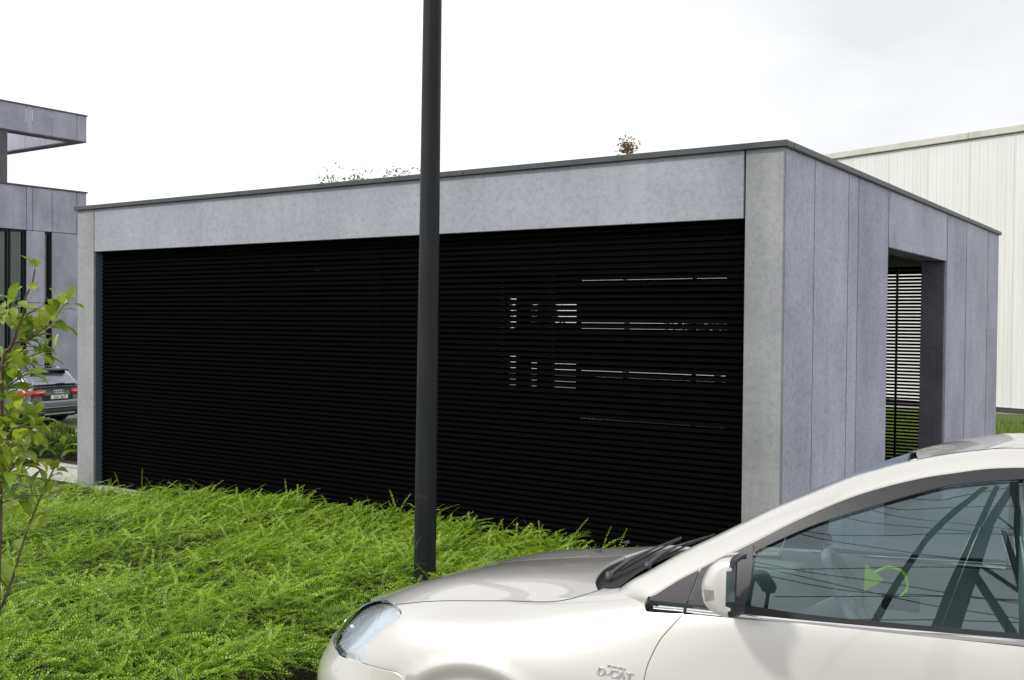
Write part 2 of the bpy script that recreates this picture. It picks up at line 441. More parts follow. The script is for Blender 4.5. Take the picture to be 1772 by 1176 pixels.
CABLES = [[(-0.42,-14,12.07),(0.54,-14,11.66),(1.79,-14,11.49),(3.4,-14,11.34),(4.06,-14,11.21)],[(-0.27,-14,12.53),(0.51,-14,12.56),(1.89,-14,13.44),(3.24,-14,14.8)],[(0.23,-14,15.46),(1.27,-14,15.03),(3.15,-14,15.37)],[(0.77,-14,17.51),(1.84,-14,16.66),(3.66,-14,16.64)],[(0.94,-14,18.37),(2.03,-14,18.33),(3.85,-14,21.01)],[(1.8,-14,20.91),(2.8,-14,21.47),(3.32,-14,23.46)],[(-0.85,-14,7.75),(0.38,-14,8.25),(4.24,-14,10.97)],[(-0.93,-14,8.22),(0.54,-14,7.88),(2.05,-14,7.88),(3.28,-14,7.66)],[(-0.12,-14,6.94),(1.57,-14,6.7),(3.26,-14,7.35)],[(0.49,-14,5.66),(3.28,-14,7.3)],[(2.8,-14,6.46),(3.51,-14,6.31),(4.14,-14,6.19)],[(2.09,-14,4.61),(4.13,-14,5.87)]]


# ------------------------------------------------------------------ terrain
def sstep(a, b, x):
    t = np.clip((np.asarray(x, float)-a)/(b-a), 0, 1); return t*t*(3-2*t)
def gz(x, y):
    """ground level: flat round the pavilion, falling gently towards the yard on the far left"""
    return -0.97*sstep(10.5, 19.5, -np.asarray(x, float)+0.25*np.asarray(y, float))

def sheet(name, xs, ys, dz, m, kind="structure"):
    X, Y = np.meshgrid(xs, ys, indexing='ij'); Z = gz(X, Y)+dz
    V = np.stack([X, Y, Z], -1).reshape(-1, 3); n, k = X.shape
    F = [(i*k+j, (i+1)*k+j, (i+1)*k+j+1, i*k+j+1) for i in range(n-1) for j in range(k-1)]
    o = mk(name, V, F, m, None, True); o["kind"] = kind; return o
gx = np.r_[-600, -300, -150, -80, -50, np.linspace(-40, -8, 33), np.linspace(-6, 12, 10), 20, 40, 80, 150, 300, 600]
gy = np.r_[-600, -300, -150, -80, -40, np.linspace(-24, 30, 28), 40, 60, 100, 200, 400, 900]
gnd = sheet("ground", gx, gy, 0.0, M['asphalt'])
for v in gnd.data.vertices:                       # lower under the sloping parking bay
    if v.co.x > -1.4 and -60 < v.co.y < -1.0: v.co.z -= .28
# the parking bay under the car falls towards the planting
def bay():
    V = []; F = []; vs_ = (-1.2, .78, 1.15, 2.2, 60); us = np.linspace(-.6, 40, 12)
    c, s_ = math.cos(CAR_YAW), math.sin(CAR_YAW)
    for u in us:
        for v in vs_:
            z = CAR_O[2]-.003+math.tan(-CAR_ROLL)*min(v, .78); z = z if v <= .78 else z+(.006-z)*min(1, (v-.78)/.3)
            V.append((CAR_O[0]+u*c+v*s_, CAR_O[1]+u*s_-v*c, z))
    n = len(vs_); F = [(i*n+j, (i+1)*n+j, (i+1)*n+j+1, i*n+j+1) for i in range(len(us)-1) for j in range(n-1)]
    F = [tuple(reversed(f)) for f in F]
    o = mk("parking_bay", V, F, M['parking']); o["kind"] = "structure"
bay()
sheet("planting_bed", np.linspace(-12, -1.14, 12), np.linspace(-14, -0.02, 12), 0.03, M['soil'])
sheet("planting_bed", np.linspace(-1.14, 4.0, 6), np.linspace(-1.55, -0.02, 4), 0.03, M['soil'])
sheet("path", np.linspace(-26, -7.86, 30), np.linspace(0.0, 0.62, 4), 0.045, M['path'])
sheet("shrub_bed", np.linspace(-14.5, -8.2, 18), np.linspace(0.74, 3.4, 8), 0.05, M['soil'])
sheet("lawn", np.linspace(-24, 30, 20), np.linspace(8.15, 17, 8), 0.010, M['lawn'])
box("kerb", -1.14, -1.02, -14, -1.57, -.1, .10, M['concrete_kerb'], None, .012)["kind"] = "structure"
box("kerb", -1.02, 4.0, -1.69, -1.57, -.1, .10, M['concrete_kerb'], None, .012)["kind"] = "structure"
box("kerb", -14.5, -8.2, .64, .74, -.6, .07, M['concrete_kerb'], None, .012)["kind"] = "structure"

# ------------------------------------------------------------------ the louvred pavilion
W_, D_, HT = 7.807, 7.821, 2.988
pav = empty("louvred_pavilion", (0, 0, 0), "flat roofed grey concrete pavilion with a wide black louvred front", "pavilion")
TH = .03
def pan(x0, x1, y0, y1, z0, z1, m, name="panel"):
    return box(name, x0, x1, y0, y1, z0, z1, m, pav, .003)
g2 = .0075
E_Y = [.034, .62, 1.416, 1.675, 2.565]
# front piers and fascia
pan(-.262, -.002, 0, TH, 0, HT, M['concrete_pier'], "pier_panel")
pan(-W_, -7.515, 0, TH, 0, HT, M['concrete_pier'], "pier_panel")
pan(-7.505, -.276, 0, TH, 2.538, HT, M['concrete_front'], "fascia_panel")
# right face
EDG = [(.034, .0035), (.62, .006), (1.416, .007), (1.675, .007), (2.565, .010)]
for (a, ga), (b, gb) in zip(EDG[:-1], EDG[1:]):
    pan(-TH, 0, a+ga, b-gb, 0, HT, M['concrete_side'], "side_panel")
pan(-TH, 0, 2.565+.010, 4.848-.014, 2.503, HT, M['concrete_side'], "lintel_panel")
for a, ga, b, gb in ((4.848, .014, 5.83, .014), (5.83, .014, 7.10, .015), (7.10, .015, D_, .003)):
    pan(-TH, 0, a+ga, b-gb, 0, HT, M['concrete_side'], "side_panel")
def joint(y, g_, z0=0, z1=HT):                 # dark sealant set just back in a panel joint
    box("joint_seal", -.022, -.0022, y-g_+.0005, y+g_-.0005, z0, z1-.002, M['core'], pav, 0)
for y, g_ in ((.62, .006), (1.416, .007), (1.675, .007), (5.83, .014), (7.10, .015)): joint(y, g_)
for y, g_ in ((2.565, .010), (4.848, .014)): joint(y, g_, 2.504)
# left face, mirrored, and back face
for a, b in zip(E_Y[:-1], E_Y[1:]):
    pan(-W_, -W_+TH, a+g2, b-g2, 0, HT, M['concrete_side'], "side_panel")
pan(-W_, -W_+TH, 2.565+g2, 4.848-g2, 2.503, HT, M['concrete_side'], "lintel_panel")
for a, b in ((4.848, 5.83), (5.83, 7.10), (7.10, D_)):
    pan(-W_, -W_+TH, a+g2, b-g2, 0, HT, M['concrete_side'], "side_panel")
pan(-.262, -TH-g2, D_-TH, D_, 0, HT, M['concrete_side'], "pier_panel")
pan(-W_+TH+g2, -7.515, D_-TH, D_, 0, HT, M['concrete_side'], "pier_panel")
pan(-7.505, -.276, D_-TH, D_, 2.538, HT, M['concrete_side'], "fascia_panel")
# structural core behind the panels (dark joints)
c = bmesh.new()
for (x0, x1, y0, y1, z0, z1) in (
        (-.236, -.036, .036, 2.535, 0, 2.97), (-.236, -.036, 4.878, 7.785, 0, 2.97), (-.236, -.036, 2.537, 4.876, 2.535, 2.97),
        (-W_+.036, -7.55, .036, 2.535, 0, 2.97), (-W_+.036, -7.55, 4.878, 7.785, 0, 2.97), (-W_+.036, -7.55, 2.537, 4.876, 2.535, 2.97),
        (-7.54, -.24, .036, .20, 2.56, 2.97), (-7.54, -.24, 7.62, 7.785, 2.56, 2.97)):
    bm_box(c, x0, x1, y0, y1, z0, z1)
bm_obj("wall_core", c, M['core'], pav)
# linings of the side openings
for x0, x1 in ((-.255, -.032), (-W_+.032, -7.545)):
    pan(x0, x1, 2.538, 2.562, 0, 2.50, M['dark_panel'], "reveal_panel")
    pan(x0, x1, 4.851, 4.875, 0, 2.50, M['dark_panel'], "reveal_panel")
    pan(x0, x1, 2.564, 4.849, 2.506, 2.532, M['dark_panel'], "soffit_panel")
box("side_blocker", -W_+.10, -W_+.14, 2.566, 4.847, .0, 2.50, M['black_steel'], pav, .004)  # added panel closing the left opening, keeps daylight out of the inside
# jambs at the ends of the louvres
M['jamb'] = mat('jamb', (.10, .15, .19), .5, .3)
box("jamb", -7.512, -7.500, .032, .17, .06, 2.536, M['jamb'], pav, 0)
box("jamb", -.276, -.264, .032, .17, .06, 2.536, M['black_steel'], pav, 0)
# roof, ceiling, floor, kerb under the louvres
box("roof", -W_+.02, -.02, .02, D_-.02, 2.972, 2.986, M['core'], pav, 0)
box("ceiling", -7.545, -.24, .205, 7.615, 2.60, 2.63, M['ceiling'], pav, 0)
box("floor", -7.545, -.24, .15, 7.7, -.05, .035, M['floor_in'], pav, 0)
box("base_rail", -5.998, -.264, .04, .14, .022, .052, M['black_steel'], pav, 0)
box("base_kerb", -5.998, -.264, -.03, .145, -.2, .020, M['concrete_kerb'], pav, .006)
box("base_kerb", -7.513, -6.002, -.03, .145, -.2, .052, M['concrete_kerb'], pav, .006)
box("base_kerb", -7.513, -.264, D_-.15, D_+.03, -.2, .052, M['concrete_kerb'], pav, .006)
# roof edge trim: lengths butted end to end
def cap_run(axis, fixed, a, b, n):
    for i in range(n):
        p = a+(b-a)*i/n+.0015; q_ = a+(b-a)*(i+1)/n-.0015
        if axis == 'x': box("roof_trim", p, q_, fixed-.03, fixed+.10, HT+.001, 3.030, M['cap'], pav, .003)
        else: box("roof_trim", fixed-.10, fixed+.03, p, q_, HT+.001, 3.030, M['cap'], pav, .003)
cap_run('x', 0.0, -W_-.03, .03, 3)
cap_run('y', 0.0, .102, D_-.072, 3)
cap_run('x', D_-.07, -W_-.03, .03, 3)
for p, q_ in ((.102, 4.0), (4.003, D_-.102)):
    box("roof_trim", -W_-.03, -W_+.10, p, q_, HT+.001, 3.030, M['cap'], pav, .003)
# posts and rails that carry the louvres
for x in (-7.40, -5.55, -3.75, -1.95, -.40):
    box("post", x-.05, x+.05, .150, .26, .036, 2.598, M['black_steel'], pav, .004)
for x, w in ((-6.02, .04), (-4.05, .03), (-2.2, .04), (-1.17, .012), (-.36, .02)):
    box("post", x-w, x+w, 7.52, 7.56, .036, 2.598, M['black_steel'], pav, .004)
# louvre slats
PITCH = .0445
def slat_mesh(name, x0, x1, chord, thick, ang, outer):
    s = [(-.5, 0), (-.28, .5), (.28, .5), (.5, 0), (.28, -.5), (-.28, -.5)]
    ca, sa = math.cos(ang), math.sin(ang)
    prof = []
    for (a, b) in s:
        y = a*chord; z = b*thick
        prof.append(((y*ca-z*sa)*outer, y*sa+z*ca))
    V = [(x0, y, z) for y, z in prof]+[(x1, y, z) for y, z in prof]
    F = [(k, (k+1) % 6, 6+(k+1) % 6, 6+k) for k in range(6)]+[tuple(range(5, -1, -1)), tuple(range(6, 12))]
    if outer < 0: F = [tuple(reversed(f)) for f in F]
    me = bpy.data.meshes.new(name); me.from_pydata(V, [], F); me.materials.append(M['slat']); me.update(); return me
fm = slat_mesh("slat", -7.498, -.278, .049, .0055, R(55.5), 1)
bmsh = slat_mesh("slat", -2.195, -.28, .048, .0055, R(39.5), -1)
bms2 = slat_mesh("slat", -6.03, -2.205, .048, .0055, R(57.5), -1)
for i in range(56):
    z = .078+i*PITCH
    o = link(bpy.data.objects.new("slat", fm), pav); o.location = (0, .098, z)
    o.rotation_euler = (R(random.uniform(-.7, .7)), 0, 0)
for i in range(56):
    z = .071+i*PITCH
    o = link(bpy.data.objects.new("slat", bmsh), pav); o.location = (0, 7.60, z)
    o = link(bpy.data.objects.new("slat", bms2), pav); o.location = (0, 7.60, z); o.rotation_euler = (R(random.uniform(-1, 1)), 0, 0)
box("back_blocker", -7.49, -7.40, 7.58, 7.62, .06, 2.536, M['black_steel'], pav, .004)  # added dark panels, shape which rows of daylight show through the screen
box("back_blocker", -7.25, -6.96, 7.58, 7.62, .06, 2.536, M['black_steel'], pav, .004)
for z0, z1 in ((.06, .70), (1.17, 1.75), (2.20, 2.536)):  # added bars, leave only bands of daylight between them
    box("blocker_rail", -6.955, -6.065, 7.585, 7.615, z0, z1, M['black_steel'], pav, .004)
for z0, z1 in ((.06, .75), (1.30, 1.70), (2.25, 2.536)):  # same added bars for the narrow gap beside
    box("blocker_rail", -7.395, -7.255, 7.585, 7.615, z0, z1, M['black_steel'], pav, .004)

# ------------------------------------------------------------------ warehouse
WA = Vector((-1.282, 17.283, 0)); WD = Vector((-.940, .341, 0)).normalized(); WN = Vector((-WD.y, WD.x, 0))
if WN.y > 0: WN = -WN       # outward, towards the pavilion
wh = empty("warehouse", WA+WD*6, "long white ribbed metal warehouse behind the pavilion", "warehouse")
wh.rotation_euler = (0, 0, math.atan2(-WD.y, -WD.x))   # local +x runs to the right along the wall, local -y faces out
def rib_panel():
    prof = []; w = .9965
    for k in range(5):
        x = k*w/5
        prof += [(x+.004, 0), (x+.006, -.007), (x+.026, -.007), (x+.032, 0), (x+.11, 0), (x+.113, -.004), (x+.121, -.004), (x+.124, 0)]
    prof += [(w, 0), (w, .05), (0, .05)]
    V = [(x, y, .115) for x, y in prof]+[(x, y, 5.86) for x, y in prof]; n = len(prof)
    F = [(k, (k+1) % n, n+(k+1) % n, n+k) for k in range(n)]
    me = bpy.data.meshes.new("cladding_panel"); me.from_pydata(V, [], F); me.materials.append(M['cladding']); me.update(); return me
rp = rib_panel()
for k in range(34):
    o = link(bpy.data.objects.new("cladding_panel", rp), wh); o.location = (-14+k*1.0, 0, 0)
box("wall_core", -14, 20, .055, 14, 0, 5.84, M['core'], wh, 0)
box("plinth", -14, 20, .012, .052, -.1, .108, M['plinth'], wh, 0)
for k in range(9):
    box("parapet_cap", -14+k*3.8, -14+(k+1)*3.8-.006, -.07, .4, 5.875, 6.02, M['cladding_cap'], wh, .01)
box("end_wall", -14.06, -14.005, 0, 14, 0, 5.85, M['cladding'], wh, 0)
box("roof", -14, 20, .41, 14, 5.86, 5.90, M['cladding_cap'], wh, 0)
# bare strip of earth along its wall
P = [WA+WD*18-Vector((0, 0, 0)), WA-WD*14, WA-WD*14+WN*1.75, WA+WD*18+WN*1.75]
o = mk("earth_strip", [(p.x, p.y, gz(p.x, p.y)+.018) for p in P], [(3, 2, 1, 0)], M['dirt_strip']); o["kind"] = "structure"

# ------------------------------------------------------------------ concrete office on the left
LX = -26.58
off = empty("concrete_office", (LX, 6, -1.0), "grey panelled office with tall dark windows and an open roof frame", "office building")
def lb(name, x0, x1, y0, y1, z0, z1, m, ch=.006, parent=None):
    p = parent or off
    o = box(name, x0-LX, x1-LX, y0-6, y1-6, z0+1, z1+1, m, p, ch)
    return o
cols = [(12.07, 12.40), (11.26, 12.07), (10.65, 11.26), (10.45, 10.65), (9.0, 10.45), (7.6, 9.0), (6.2, 7.6), (4.6, 6.2), (3.0, 4.6)]
for a, b in cols: lb("panel", LX-.04, LX, a+.008, b-.008, 4.395, 5.66, M['concrete_far'])
for z0, z1 in ((2.27, 4.38), (-1.1, 2.255)):
    for a, b in ((11.255, 12.40), (10.455, 11.03), (6.2, 7.8), (3.0, 4.6)):
        lb("panel", LX-.04, LX, a+.008, b-.008, z0, z1, M['concrete_far'])
lb("wall_core", LX-12, LX-.22, 3.0, 12.36, -1.1, 5.62, M['core'], 0)
lb("wall_core", LX-.22, LX-.045, 11.26, 12.36, -1.1, 5.62, M['core'], 0)
lb("wall_core", LX-.22, LX-.045, 10.46, 11.02, -1.1, 4.38, M['core'], 0)
lb("wall_core", LX-.22, LX-.045, 3.0, 11.25, 4.40, 5.62, M['core'], 0)
for z0, z1 in ((2.30, 4.37), (-1.0, 2.24)):
    for a, b in ((11.04, 11.25), (9.99, 10.44), (9.12, 9.95), (7.85, 9.08), (4.65, 6.15)):
        w = lb("window", LX-.17, LX-.16, a, b, z0, z1, M['window_glass'], 0)
        f = bmesh.new(); t = .035
        for q_ in ((a, a+t, z0, z1), (b-t, b, z0, z1), (a+t, b-t, z0, z0+t), (a+t, b-t, z1-t, z1)):
            bm_box(f, -.158, -.09, q_[0]-6, q_[1]-6, q_[2]+1, q_[3]+1)
        bm_obj("window_frame", f, M['black_steel'], w)
lb("roof_trim", LX-.1, LX+.03, 3.0, 12.42, 5.665, 5.71, M['cap'], 0)
lb("roof_trim", LX-12, LX-.102, 12.33, 12.42, 5.665, 5.71, M['cap'], 0)
# roof frame
zc0, zc1 = 7.25, 8.02
yy = [3.0, 4.6, 6.2, 7.6, 9.0, 10.45, 10.65, 11.26, 12.07, 12.40]
for a, b in zip(yy[:-1], yy[1:]): lb("canopy_panel", LX-.03, LX, a+.008, b-.008, zc0, zc1, M['concrete_far'])
for k in range(6):
    lb("canopy_panel", LX-.45-k*1.2-1.19, LX-.45-k*1.2, 12.05, 12.08, zc0, zc1, M['concrete_far'])
    lb("canopy_panel", LX-.04-k*1.2-1.19, LX-.04-k*1.2, 12.37, 12.40, zc0, zc1, M['concrete_far'])
lb("canopy_soffit", LX-.44, LX-.002, 3.0, 12.40, zc0-.03, zc0-.004, M['dark_panel'], 0)
lb("canopy_soffit", LX-7.6, LX-.442, 12.05, 12.40, zc0-.03, zc0-.004, M['dark_panel'], 0)
lb("canopy_trim", LX-.44, LX+.02, 3.0, 12.42, zc1+.002, zc1+.045, M['cap'], 0)
lb("canopy_trim", LX-7.6, LX-.442, 12.03, 12.42, zc1+.002, zc1+.045, M['cap'], 0)
lb("column", LX-.36, LX-.04, 9.66, 9.90, 5.66, zc0-.032, M['dark_panel'], .01)
lb("column", LX-.36, LX-.04, 4.66, 4.90, 5.66, zc0-.032, M['dark_panel'], .01)

# ------------------------------------------------------------------ lamp post
lp = empty("lamp_post", (-1.424, -1.905, .02), "tall black steel lamp post rising from the green planting", "lamp post")
H_ = 6.2
zs = [0, .39, .75, 3.3, H_]; rs = [.066, .0640, .0632, .0545, .044]
V = []; F = []; SEG = 40
prof = [(z, r) for z, r in zip(zs, rs)]
for z, r in prof:
    for k in range(SEG):
        th = 2*math.pi*k/SEG; V.append((r*math.cos(th), r*math.sin(th), z))
F = [(i*SEG+k, i*SEG+(k+1) % SEG, (i+1)*SEG+(k+1) % SEG, (i+1)*SEG+k) for i in range(len(prof)-1) for k in range(SEG)]
mk("pole", V, F, M['lamp_paint'], lp, True)
# service door: a curved plate with a dark slot round it
def arc_plate(name, r, a0, a1, z0, z1, m, n=10):
    V = [((r(z))*math.cos(a0+(a1-a0)*k/n), (r(z))*math.sin(a0+(a1-a0)*k/n), z) for z in (z0, z1) for k in range(n+1)]
    return mk(name, V, [(k, k+1, n+2+k, n+1+k) for k in range(n)], m, lp, True)
rf = lambda z: .0658-.0034*z
d0 = R(-66)
arc_plate("hatch_gap", lambda z: rf(z)+.0012, d0-.52, d0+.52, .42, .82, M['rubber'])
arc_plate("hatch", lambda z: rf(z)+.0024, d0-.47, d0+.47, .435, .805, M['lamp_paint'])
V, F = tube_geo([(0, 0, 0), (0, 0, .02)], .13, 24); mk("base_flange", V, F, M['lamp_paint'], lp)
box("lantern", -.16, .16, -.42, .16, H_, H_+.09, M['lamp_paint'], lp, .02)
lp.rotation_euler = (R(-.25), R(.25), 0)

# ------------------------------------------------------------------ foliage helpers
def leaf_quads(pos, d, n, ln, wd):
    """rhombic leaf: pos base (N,3), d direction, n normal, lengths, widths -> verts (N*4,3)"""
    s = np.cross(d, n); s /= np.linalg.norm(s, axis=1, keepdims=True)+1e-9
    mid = pos+d*(ln*.52)[:, None]+n*(ln*.07)[:, None]
    return np.stack([pos, mid+s*(wd*.5)[:, None], pos+d*ln[:, None], mid-s*(wd*.5)[:, None]], 1).reshape(-1, 3)
def unit(a): return a/(np.linalg.norm(a, axis=-1, keepdims=True)+1e-9)
def noise2(x, y, s=1.0, o=0.0):
    return (np.sin(x*1.7*s+o)+np.sin(y*2.3*s+1.3+o)+np.sin((x+y)*1.1*s+2.1*o)+np.sin((x*.7-y*1.9)*2.1*s+.7)+np.sin((x*2.9+y*.8)*1.6*s+o*.3))/5

# ------------------------------------------------------------------ low evergreen ground cover round the pavilion and the car
def car_local(x, y):
    c, s_ = math.cos(CAR_YAW), math.sin(CAR_YAW); dx, dy = x-CAR_O[0], y-CAR_O[1]
    return dx*c+dy*s_, -dx*s_+dy*c
def in_bed(x, y):
    a = (x < -1.10) & (x > -8.6) & (y < -.13) & (y > -7.5)
    b = (x >= -1.10) & (x < 3.6) & (y < -.13) & (y > -1.52)
    u, v = car_local(x, y); car = (u > -.12) & (u < 4.8) & (np.abs(v) < .93)
    return (a | b) & ~car
def mound(x, y):
    far = sstep(-2.6, -.3, y)
    h = .31-.10*far+.085*noise2(x, y, 1.5, .4)+.075*noise2(x, y, 4.2, 2.)+.03*noise2(x, y, 9.0, 1.)
    h = h*(1-.74*sstep(-4.6, -7.0, x)*sstep(-3.5, -1.0, y))
    edge = np.minimum(sstep(-.05, -.5, y), 1.0)
    return .05+np.maximum(h, .03)*(.80+.20*edge)
CAMP = np.array(CAM)
def scatter(n, x0, x1, y0, y1, power=1.6):
    X = []; cnt = 0
    while cnt < n:
        p = np.stack([RNG.uniform(x0, x1, 40000), RNG.uniform(y0, y1, 40000)], 1)
        p = p[in_bed(p[:, 0], p[:, 1])]
        d = np.hypot(p[:, 0]-CAMP[0], p[:, 1]-CAMP[1])
        p = p[RNG.random(len(p)) < np.clip((4.2/d)**power, .05, 1)]
        # keep what the photograph can plausibly see, with a wide margin
        f2 = np.array([fwd.x, fwd.y]); r_ = np.array([rgt.x, rgt.y]); q_ = p-CAMP[:2]
        z_ = q_@f2; x_ = q_@r_
        p = p[(z_ > 1.5) & (x_ > -.62*z_-1.2)]
        X.append(p); cnt += len(p)
    return np.concatenate(X)[:n]
def sprigs(name, NS, K, Lr, el0, bend, leafl, leafw, m, lift=0.0, tip=1.0, seed=1, band=0):
    rg = np.random.default_rng(seed)
    P = scatter(NS-band, -8.6, 3.6, -7.5, -.1)
    if band: P = np.vstack([P, np.c_[rg.uniform(-6.4, 3.4, band)**1.0, -.13-np.abs(rg.normal(0, .22, band))]])
    base = np.c_[P, mound(P[:, 0], P[:, 1])-.055+lift+rg.normal(0, .018, NS)]
    az_ = rg.normal(.25, 1.75, NS); L_ = rg.uniform(*Lr, NS); e0 = rg.uniform(*el0, NS); bd = rg.uniform(*bend, NS)
    sc = rg.uniform(.8, 1.25, NS)
    # keep shoots out of the car and the wall
    V = []; T_ = []; pos = base.copy(); roll_ = rg.uniform(-.7, .7, NS); age = np.clip(rg.random(NS)+.35*noise2(P[:, 0], P[:, 1], 2.1, 3.), 0, 1)
    step = L_/K; prev = None; stemV = []
    for k in range(K):
        el = e0-bd*k/K
        d = np.stack([np.cos(el)*np.cos(az_), np.cos(el)*np.sin(az_), np.sin(el)], 1)
        side = np.stack([-np.sin(az_), np.cos(az_), np.zeros(NS)], 1); up = np.cross(d, side); up *= np.sign(up[:, 2:3]+1e-6)
        side2 = side*np.cos(roll_)[:, None]+up*np.sin(roll_)[:, None]; up2 = np.cross(side2, d); up2 *= np.sign(up2[:, 2:3]+1e-6)
        if k % 3 == 0: stemV.append((pos.copy(), side2.copy()))
        taper = (1.0-.45*(k/K)**2)
        for sg in (-1, 1):
            dl = unit(d*(.55+.3*rg.random((NS, 1)))+side2*sg+up2*rg.uniform(.05, .65, (NS, 1)))
            nl = unit(up2-dl*np.sum(up2*dl, 1, keepdims=True)+rg.normal(0, .25, (NS, 3)))
            V.append(leaf_quads(pos+d*(step*.3*sg)[:, None], dl, nl, leafl*sc*taper*rg.uniform(.8, 1.2, NS), leafw*sc*taper*rg.uniform(.8, 1.2, NS)))
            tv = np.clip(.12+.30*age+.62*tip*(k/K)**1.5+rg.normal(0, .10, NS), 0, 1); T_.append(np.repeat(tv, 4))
        pos = pos+d*step[:, None]
    stemV.append((pos.copy(), side2.copy()))
    for (a, s0), (b, s1) in zip(stemV[:-1], stemV[1:]):
        V.append(np.stack([a-s0*.0011, a+s0*.0011, b+s1*.0008, b-s1*.0008], 1).reshape(-1, 3)); T_.append(np.repeat(np.full(NS, .0), 4))
    V = np.concatenate(V); T_ = np.concatenate(T_); Q = np.arange(len(V)).reshape(-1, 4)
    # drop shoots that would poke through the wall or the car body
    c = V[Q].mean(1); u, v = car_local(c[:, 0], c[:, 1])
    bad = (c[:, 1] > .02) | ((u > -.02) & (u < 4.7) & (np.abs(v) < .90) & (u > .45*(np.abs(v)/.9)**3)) | (np.hypot(c[:, 0]+1.424, c[:, 1]+1.905) < .065)
    Q = Q[~bad]
    o = mk_np(name, V, Q, m, None, T_); tag(o, None, None, None, "stuff"); return o

# ------------------------------------------------------------------ the silver car
car = empty("parked_car", CAR_O, "silver saloon car parked in front of the planting, side windows and bonnet in view", "car", None, CAR_YAW)
car.rotation_euler = (CAR_ROLL, 0, CAR_YAW)      # the bay falls away towards the planting
_wt = basis(T_ROWS); _ws = basis(np.arange(8.0))
def body(t, s):
    """body skin: u from the nose to the tail, v out to the side, z up, returned in the car's axes (x, y = -v, z)"""
    P = np.einsum('ki,kj,ijc->kc', _wt(t), _ws(s), NET); P[:, 1] *= -1; return P
def body_n(t, s):
    t = np.asarray(t, float); s = np.asarray(s, float); e = 2e-3
    a = body(np.minimum(t+e, T_ROWS[-1]), s)-body(np.maximum(t-e, 0), s); b = body(t, np.minimum(s+e, 7))-body(t, np.maximum(s-e, 0))
    return -unit(np.cross(b, a)) if BODY_SIGN < 0 else unit(np.cross(b, a))
BODY_SIGN = 1
if body_n(np.array([6.0]), np.array([2.0]))[0, 1] > 0: BODY_SIGN = -1
def glassv(u, z):
    h = z-.97
    return .848-.20*h-.55*h*h-.07*np.maximum(0, 2.3-u)**2-.02*np.maximum(0, u-2.9)**2
def side(u, z): return np.stack([u, -glassv(u, z), z], -1)
def side_n(u, z):
    e = 1e-3; gu = (glassv(u+e, z)-glassv(u-e, z))/(2*e); gzz = (glassv(u, z+e)-glassv(u, z-e))/(2*e)
    return unit(np.stack([-gu, -np.ones_like(gu), -gzz], -1))
FLIP = np.array([1, -1, 1.0])

def outline(segs, per=5):
    """join smooth segments (each a polyline in parameter space) into one closed outline"""
    out = []
    for sg in segs:
        sg = np.asarray(sg, float); c = catmull(sg, per) if len(sg) > 2 else sg
        for p in c:
            if not out or np.hypot(*(p-out[-1])) > 1e-4: out.append(p)
    if np.hypot(*(out[0]-out[-1])) < 1e-4: out.pop()
    return np.array(out)

